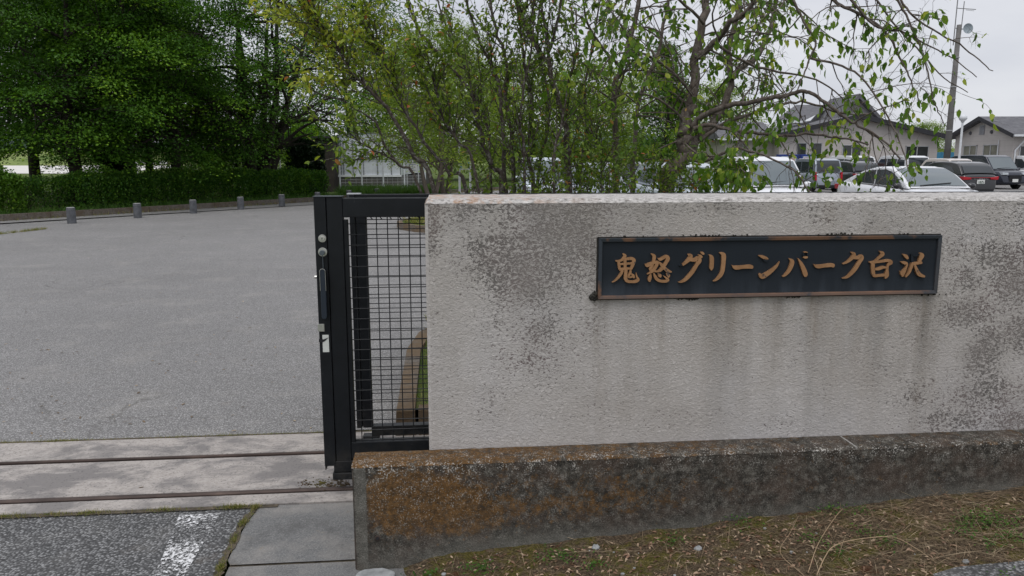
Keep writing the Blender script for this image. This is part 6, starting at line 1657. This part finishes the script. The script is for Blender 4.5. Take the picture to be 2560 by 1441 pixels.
def make_car(kind, name, label, loc, rz, pm, group='cars in the car park', roofmat=None, plate=None, brand=None, bar=False):
    S = SPEC[kind]; L_, W_ = S['L'], S['W']; t = thing(name, label, 'car' if kind != 'minivan' else 'minivan', loc, rz, group)
    xs = sorted(set([-L_/2, -L_/2 + .03, -L_/2 + .1, -L_/2 + .25] + list(np.linspace(-L_/2 + .5, L_/2 - .5, 14)) + [L_/2 - .25, L_/2 - .1, L_/2 - .03, L_/2]))
    mb = MB(); ring = []
    for x in xs:
        e_ = min(x + L_/2, L_/2 - x); w_ = W_/2 * (1 - .20 * max(0, 1 - e_ / .45) ** 2.2); zb = .22 + .10 * max(0, 1 - e_ / .3); zt = max(zb + .1, interp(S['belt'], x))
        hs_ = [(0, zb), (w_ * .88, zb), (w_ * .97, zb + .10), (w_, zb + (zt - zb) * .42), (w_ * .985, zt - (zt - zb) * .22), (w_ * .94, zt - .045), (w_ * .86, zt - .005), (w_ * .5, zt + .012), (0, zt + .018)]
        pts = [(x, y, z) for y, z in hs_] + [(x, -y, z) for y, z in hs_[-2:0:-1]]; ring.append(len(pts)); mb.v += pts
    n = ring[0]
    for i in range(len(xs) - 1):
        for k in range(n): k2 = (k + 1) % n; mb.f.append((i*n+k, (i+1)*n+k, (i+1)*n+k2, i*n+k2)); mb.mi.append(0)
    mb.f.append(tuple(range(n))); mb.f.append(tuple(range((len(xs)-1)*n + n - 1, (len(xs)-1)*n - 1, -1))); mb.mi += [0, 0]
    mb.build('body', PT_[pm], t, smooth=True)
    cab = S['cab']; zl = min(cab[0][1], cab[-1][1]); zh = max(c[1] for c in cab); wb, wr = W_/2 * .92, W_/2 * (.80 if kind in ('sedan', 'hatch') else .85)
    yw = lambda z: wb + (wr - wb) * max(0, (z - zl) / (zh - zl)) ** 1.0
    # roof and pillars
    mb = MB(); cs = [(x, z) for x, z in cab]
    for x, z in cs:
        y = yw(z); mb.v += [(x, y, z), (x, y * .9, z + .018), (x, 0, z + .03), (x, -y * .9, z + .018), (x, -y, z)]
    for i in range(len(cs) - 1):
        for k in range(4): mb.f.append((i*5+k, i*5+k+1, (i+1)*5+k+1, (i+1)*5+k)); mb.mi.append(0)
    mb.f.append(tuple(i*5 for i in range(len(cs)))); mb.f.append(tuple(i*5+4 for i in range(len(cs)-1, -1, -1))); mb.mi += [0, 0]
    mb.build('roof', PT_[roofmat or pm], t, smooth=False, bevel=.02)
    def strip(i0, i1, yf, nm, mat, off=.030, shrink=.06):
        """glass over part of the cabin outline"""
        def pt(f):
            i = min(len(cab) - 2, int(f)); g = f - i; return (cab[i][0] * (1-g) + cab[i+1][0] * g, cab[i][1] * (1-g) + cab[i+1][1] * g)
        a, b = pt(i0), pt(i1); Ls = max(.01, math.hypot(b[0]-a[0], b[1]-a[1])); m = 7; mb = MB(); s_ = shrink
        q = [pt(i0 + (i1 - i0) * (s_ + (1 - 2*s_) * k / m)) for k in range(m + 1)]; dx, dz = q[-1][0] - q[0][0], q[-1][1] - q[0][1]; l_ = math.hypot(dx, dz); nx_, nz_ = -dz / l_, dx / l_
        for x, z in q:
            y = yw(z) * yf
            for f in (1, .5, 0, -.5, -1): mb.v.append((x + nx_ * (off + .012 * (1 - f*f)), y * f, z + nz_ * (off + .012 * (1 - f*f))))
        for k in range(m):
            for j in range(4): mb.f.append((k*5+j, k*5+j+1, (k+1)*5+j+1, (k+1)*5+j)); mb.mi.append(0)
        return mb.build(nm, mat, t, smooth=True), q
    wsn, q = strip(*S['ws'], .90, 'windscreen', M['wscreen'])
    mb = MB(); b0 = q[-1]; mb.tube([(b0[0] + .03, -.5, b0[1] + .04), (b0[0] - .05, .35, b0[1] + .10)], .012, 5); mb.build('wiper', M['plastic'], t)
    rwn, q = strip(*S['rw'], .86, 'rear_window', M['cglass'])
    for sgn in (1, -1):
        for poly in S['side']:
            mb = MB(); vs = [(x, sgn * (yw(z) + .010), z) for x, z in poly] + [(x, sgn * (yw(z) - .002), z) for x, z in poly]; n = len(poly)
            mb.add(vs, [tuple(range(n)) if sgn < 0 else tuple(range(n-1, -1, -1))] + [(i, (i+1) % n, n + (i+1) % n, n + i) for i in range(n)]); mb.build('side_window', M['cglass'], t)
        for wx in S['wheels']:
            mb = MB(); y0 = sgn * (W_/2 - .19); r = S['r']; mb.cyl((wx, y0, r), r, sgn * .20, (0, 1, 0), 24); w1 = mb.build('wheel', M['tyre'], t, bevel=.02)
            mb = MB(); mb.cyl((wx, y0 + sgn * .195, r), r * .66, sgn * .012, (0, 1, 0), 20)
            for a in range(5): an = 2 * math.pi * a / 5; mb.tube([(wx, y0 + sgn * .21, r), (wx + math.cos(an) * r * .6, y0 + sgn * .21, r + math.sin(an) * r * .6)], .025, 4)
            mb.build('rim', M['rim'], w1)
            mb = MB(); mb.cyl((wx, sgn * (W_/2 - .02), r + .02), r + .05, sgn * .012, (0, 1, 0), 24); mb.build('wheel_arch', M['plastic'], t)
        # mirror
        mx_ = cab[S['ws'][1]][0] - .22; mz = cab[S['ws'][1]][1] + .04; mb = MB(); mb.sphere((mx_, sgn * (W_/2 + .08), mz + .02), .10, 6, .7, 1.1, .75); mb.tube([(mx_, sgn * W_/2 * .93, mz - .04), (mx_, sgn * (W_/2 + .04), mz - .02)], .03, 6)
        mb.build('mirror', PT_['black'] if kind == 'sedan' else PT_[pm], t, smooth=True)
        # lamps
        tall = kind in ('kei', 'minivan'); xr_ = -L_/2; zt = .92
        mb = MB(); yq = sgn * W_/2
        if tall: mb.prism([(yq * .80, .62), (yq * .935, .62), (yq * .935, 1.02 if kind == 'kei' else 1.25), (yq * .84, 1.02 if kind == 'kei' else 1.25)], xr_ - .015, xr_ + .14, 'x')
        else: mb.prism([(yq * .50, .80), (yq * .90, .78), (yq * .93, .92), (yq * .50, .88)], xr_ - .012, xr_ + .22, 'x')
        mb.build('taillight', M['redlamp'], t, bevel=.01)
        mb = MB(); xf = L_/2; zf = {'sedan': .66, 'kei': .74, 'minivan': .86, 'hatch': .72}[kind]; mb.prism([(yq * .48, zf - .06), (yq * .86, zf - .07), (yq * .90, zf + .07), (yq * .50, zf + .05)], xf - .30, xf + .004, 'x'); mb.build('headlight', M['headlamp'], t, bevel=.01)
    if bar:
        mb = MB(); mb.box(-L_/2 - .016, -L_/2 + .05, -W_/2 * .86, W_/2 * .86, .862, .880); mb.build('light_bar', M['redlamp'], t)
    mb = MB(); mb.box(L_/2 - .04, L_/2 + .010, -W_/2 * .42, W_/2 * .42, .42, .62 if kind != 'minivan' else .78); mb.build('grille', M['plastic'], t, bevel=.01)
    mb = MB(); mb.box(-L_/2 - .012, -L_/2 + .06, -W_/2 * .72, W_/2 * .72, .26, .40); mb.build('bumper_trim', M['plastic'], t, bevel=.01)
    zp_ = .72 if kind in ('hatch', 'sedan') else .66
    for xx, sg, z0_ in ((-L_/2 - .022, -1, zp_ - .10), (L_/2 + .022, 1, .40)):
        mb = MB(); mb.box(min(xx, xx - sg * .03), max(xx, xx - sg * .03), -.165, .165, z0_, z0_ + .165); pl_ = mb.build('number_plate', M['plate_w'], t)
        if plate and sg < 0:
            seg_text(plate, pl_, xx - .003, z0_ + .02, .27, .095)
    if brand: seg_text(brand, t, -L_/2 - .016, .79, .62, .05, M['chrome'], 'lettering')
    return t
GL = {'N': [[(0,0),(0,1)],[(0,1),(1,0)],[(1,0),(1,1)]], 'I': [[(.5,0),(.5,1)]], 'S': [[(1,1),(0,1),(0,.5),(1,.5),(1,0),(0,0)]], 'A': [[(0,0),(.5,1),(1,0)],[(.2,.4),(.8,.4)]],
      '1': [[(.5,0),(.5,1)]], '8': [[(0,0),(1,0),(1,1),(0,1),(0,0)],[(0,.5),(1,.5)]], '2': [[(0,1),(1,1),(1,.5),(0,.5),(0,0),(1,0)]], '5': [[(1,1),(0,1),(0,.5),(1,.5),(1,0),(0,0)]], '-': [[(.1,.5),(.9,.5)]]}
def seg_text(txt, par, x, z, width, h, mat=None, nm='digits'):
    """letters on a face that looks along -x (rear of a car): they run from +y (viewer's left) to -y"""
    mb = MB(); n = len(txt); cw = width / n; th = h * .09
    for i, c in enumerate(txt):
        y0 = width / 2 - cw * (i + .14)
        for pl_ in GL[c]: mb.tube([(x, y0 - a * cw * .66, z + b * h) for a, b in pl_], th, 4)
    mb.build(nm, mat or M['plate_t'], par)
AW, TO = PHI + math.pi / 2, PHI - math.pi / 2
make_car('kei', 'parked_car', 'white boxy car facing us with big windscreen, behind the low cherry leaves', (6.05, 18.9, 0), TO, 'white')
make_car('hatch', 'parked_car', 'silver blue car half hidden by leaves, left of the white boxy car', (4.2, 19.2, 0), TO, 'pale')
make_car('kei', 'parked_car', 'silver boxy car with tall red lamps, seen from behind in the middle', (15.15, 38.9, 0), AW, 'silver')
make_car('hatch', 'parked_car', 'dark grey car right of the silver boxy car, seen from behind', (17.9, 41.0, 0), AW, 'dark')
make_car('sedan', 'parked_car', 'white sedan with sloping roof nearest to the wall top', (10.45, 20.2, 0), TO, 'white')
make_car('hatch', 'parked_car', 'black hatchback with red light bar and lettering across its tail', (19.3, 34.0, 0), AW, 'black', plate='1825', brand='NISSAN', bar=True)
make_car('kei', 'parked_car', 'cream wagon between the white sedan and the navy minivan', (23.4, 42.0, 0), AW, 'cream')
make_car('minivan', 'parked_minivan', 'dark navy minivan facing us at the right edge', (27.4, 44.6, 0), TO, 'navy')
make_car('minivan', 'parked_minivan', 'white roofed minivan behind the cream wagon', (25.6, 51.2, 0), AW, 'white')
make_car('minivan', 'parked_minivan', 'black minivan with white roof left of the white minivan', (22.6, 52.2, 0), AW, 'black', roofmat='white')
make_car('minivan', 'parked_minivan', 'white minivan behind the navy minivan at the frame edge', (33.3, 50.2, 0), TO, 'white')
make_car('hatch', 'parked_car', 'silver grey car glimpsed between the thin cherry stems', (2.2, 22.0, 0), TO, 'silver')
make_car('kei', 'parked_car', 'pale blue grey car glimpsed behind the forked shrub stem', (.9, 25.5, 0), TO, 'pale')
make_car('hatch', 'parked_car', 'dark car glimpsed behind the cherry trunk', (4.75, 27.0, 0), AW, 'dark')
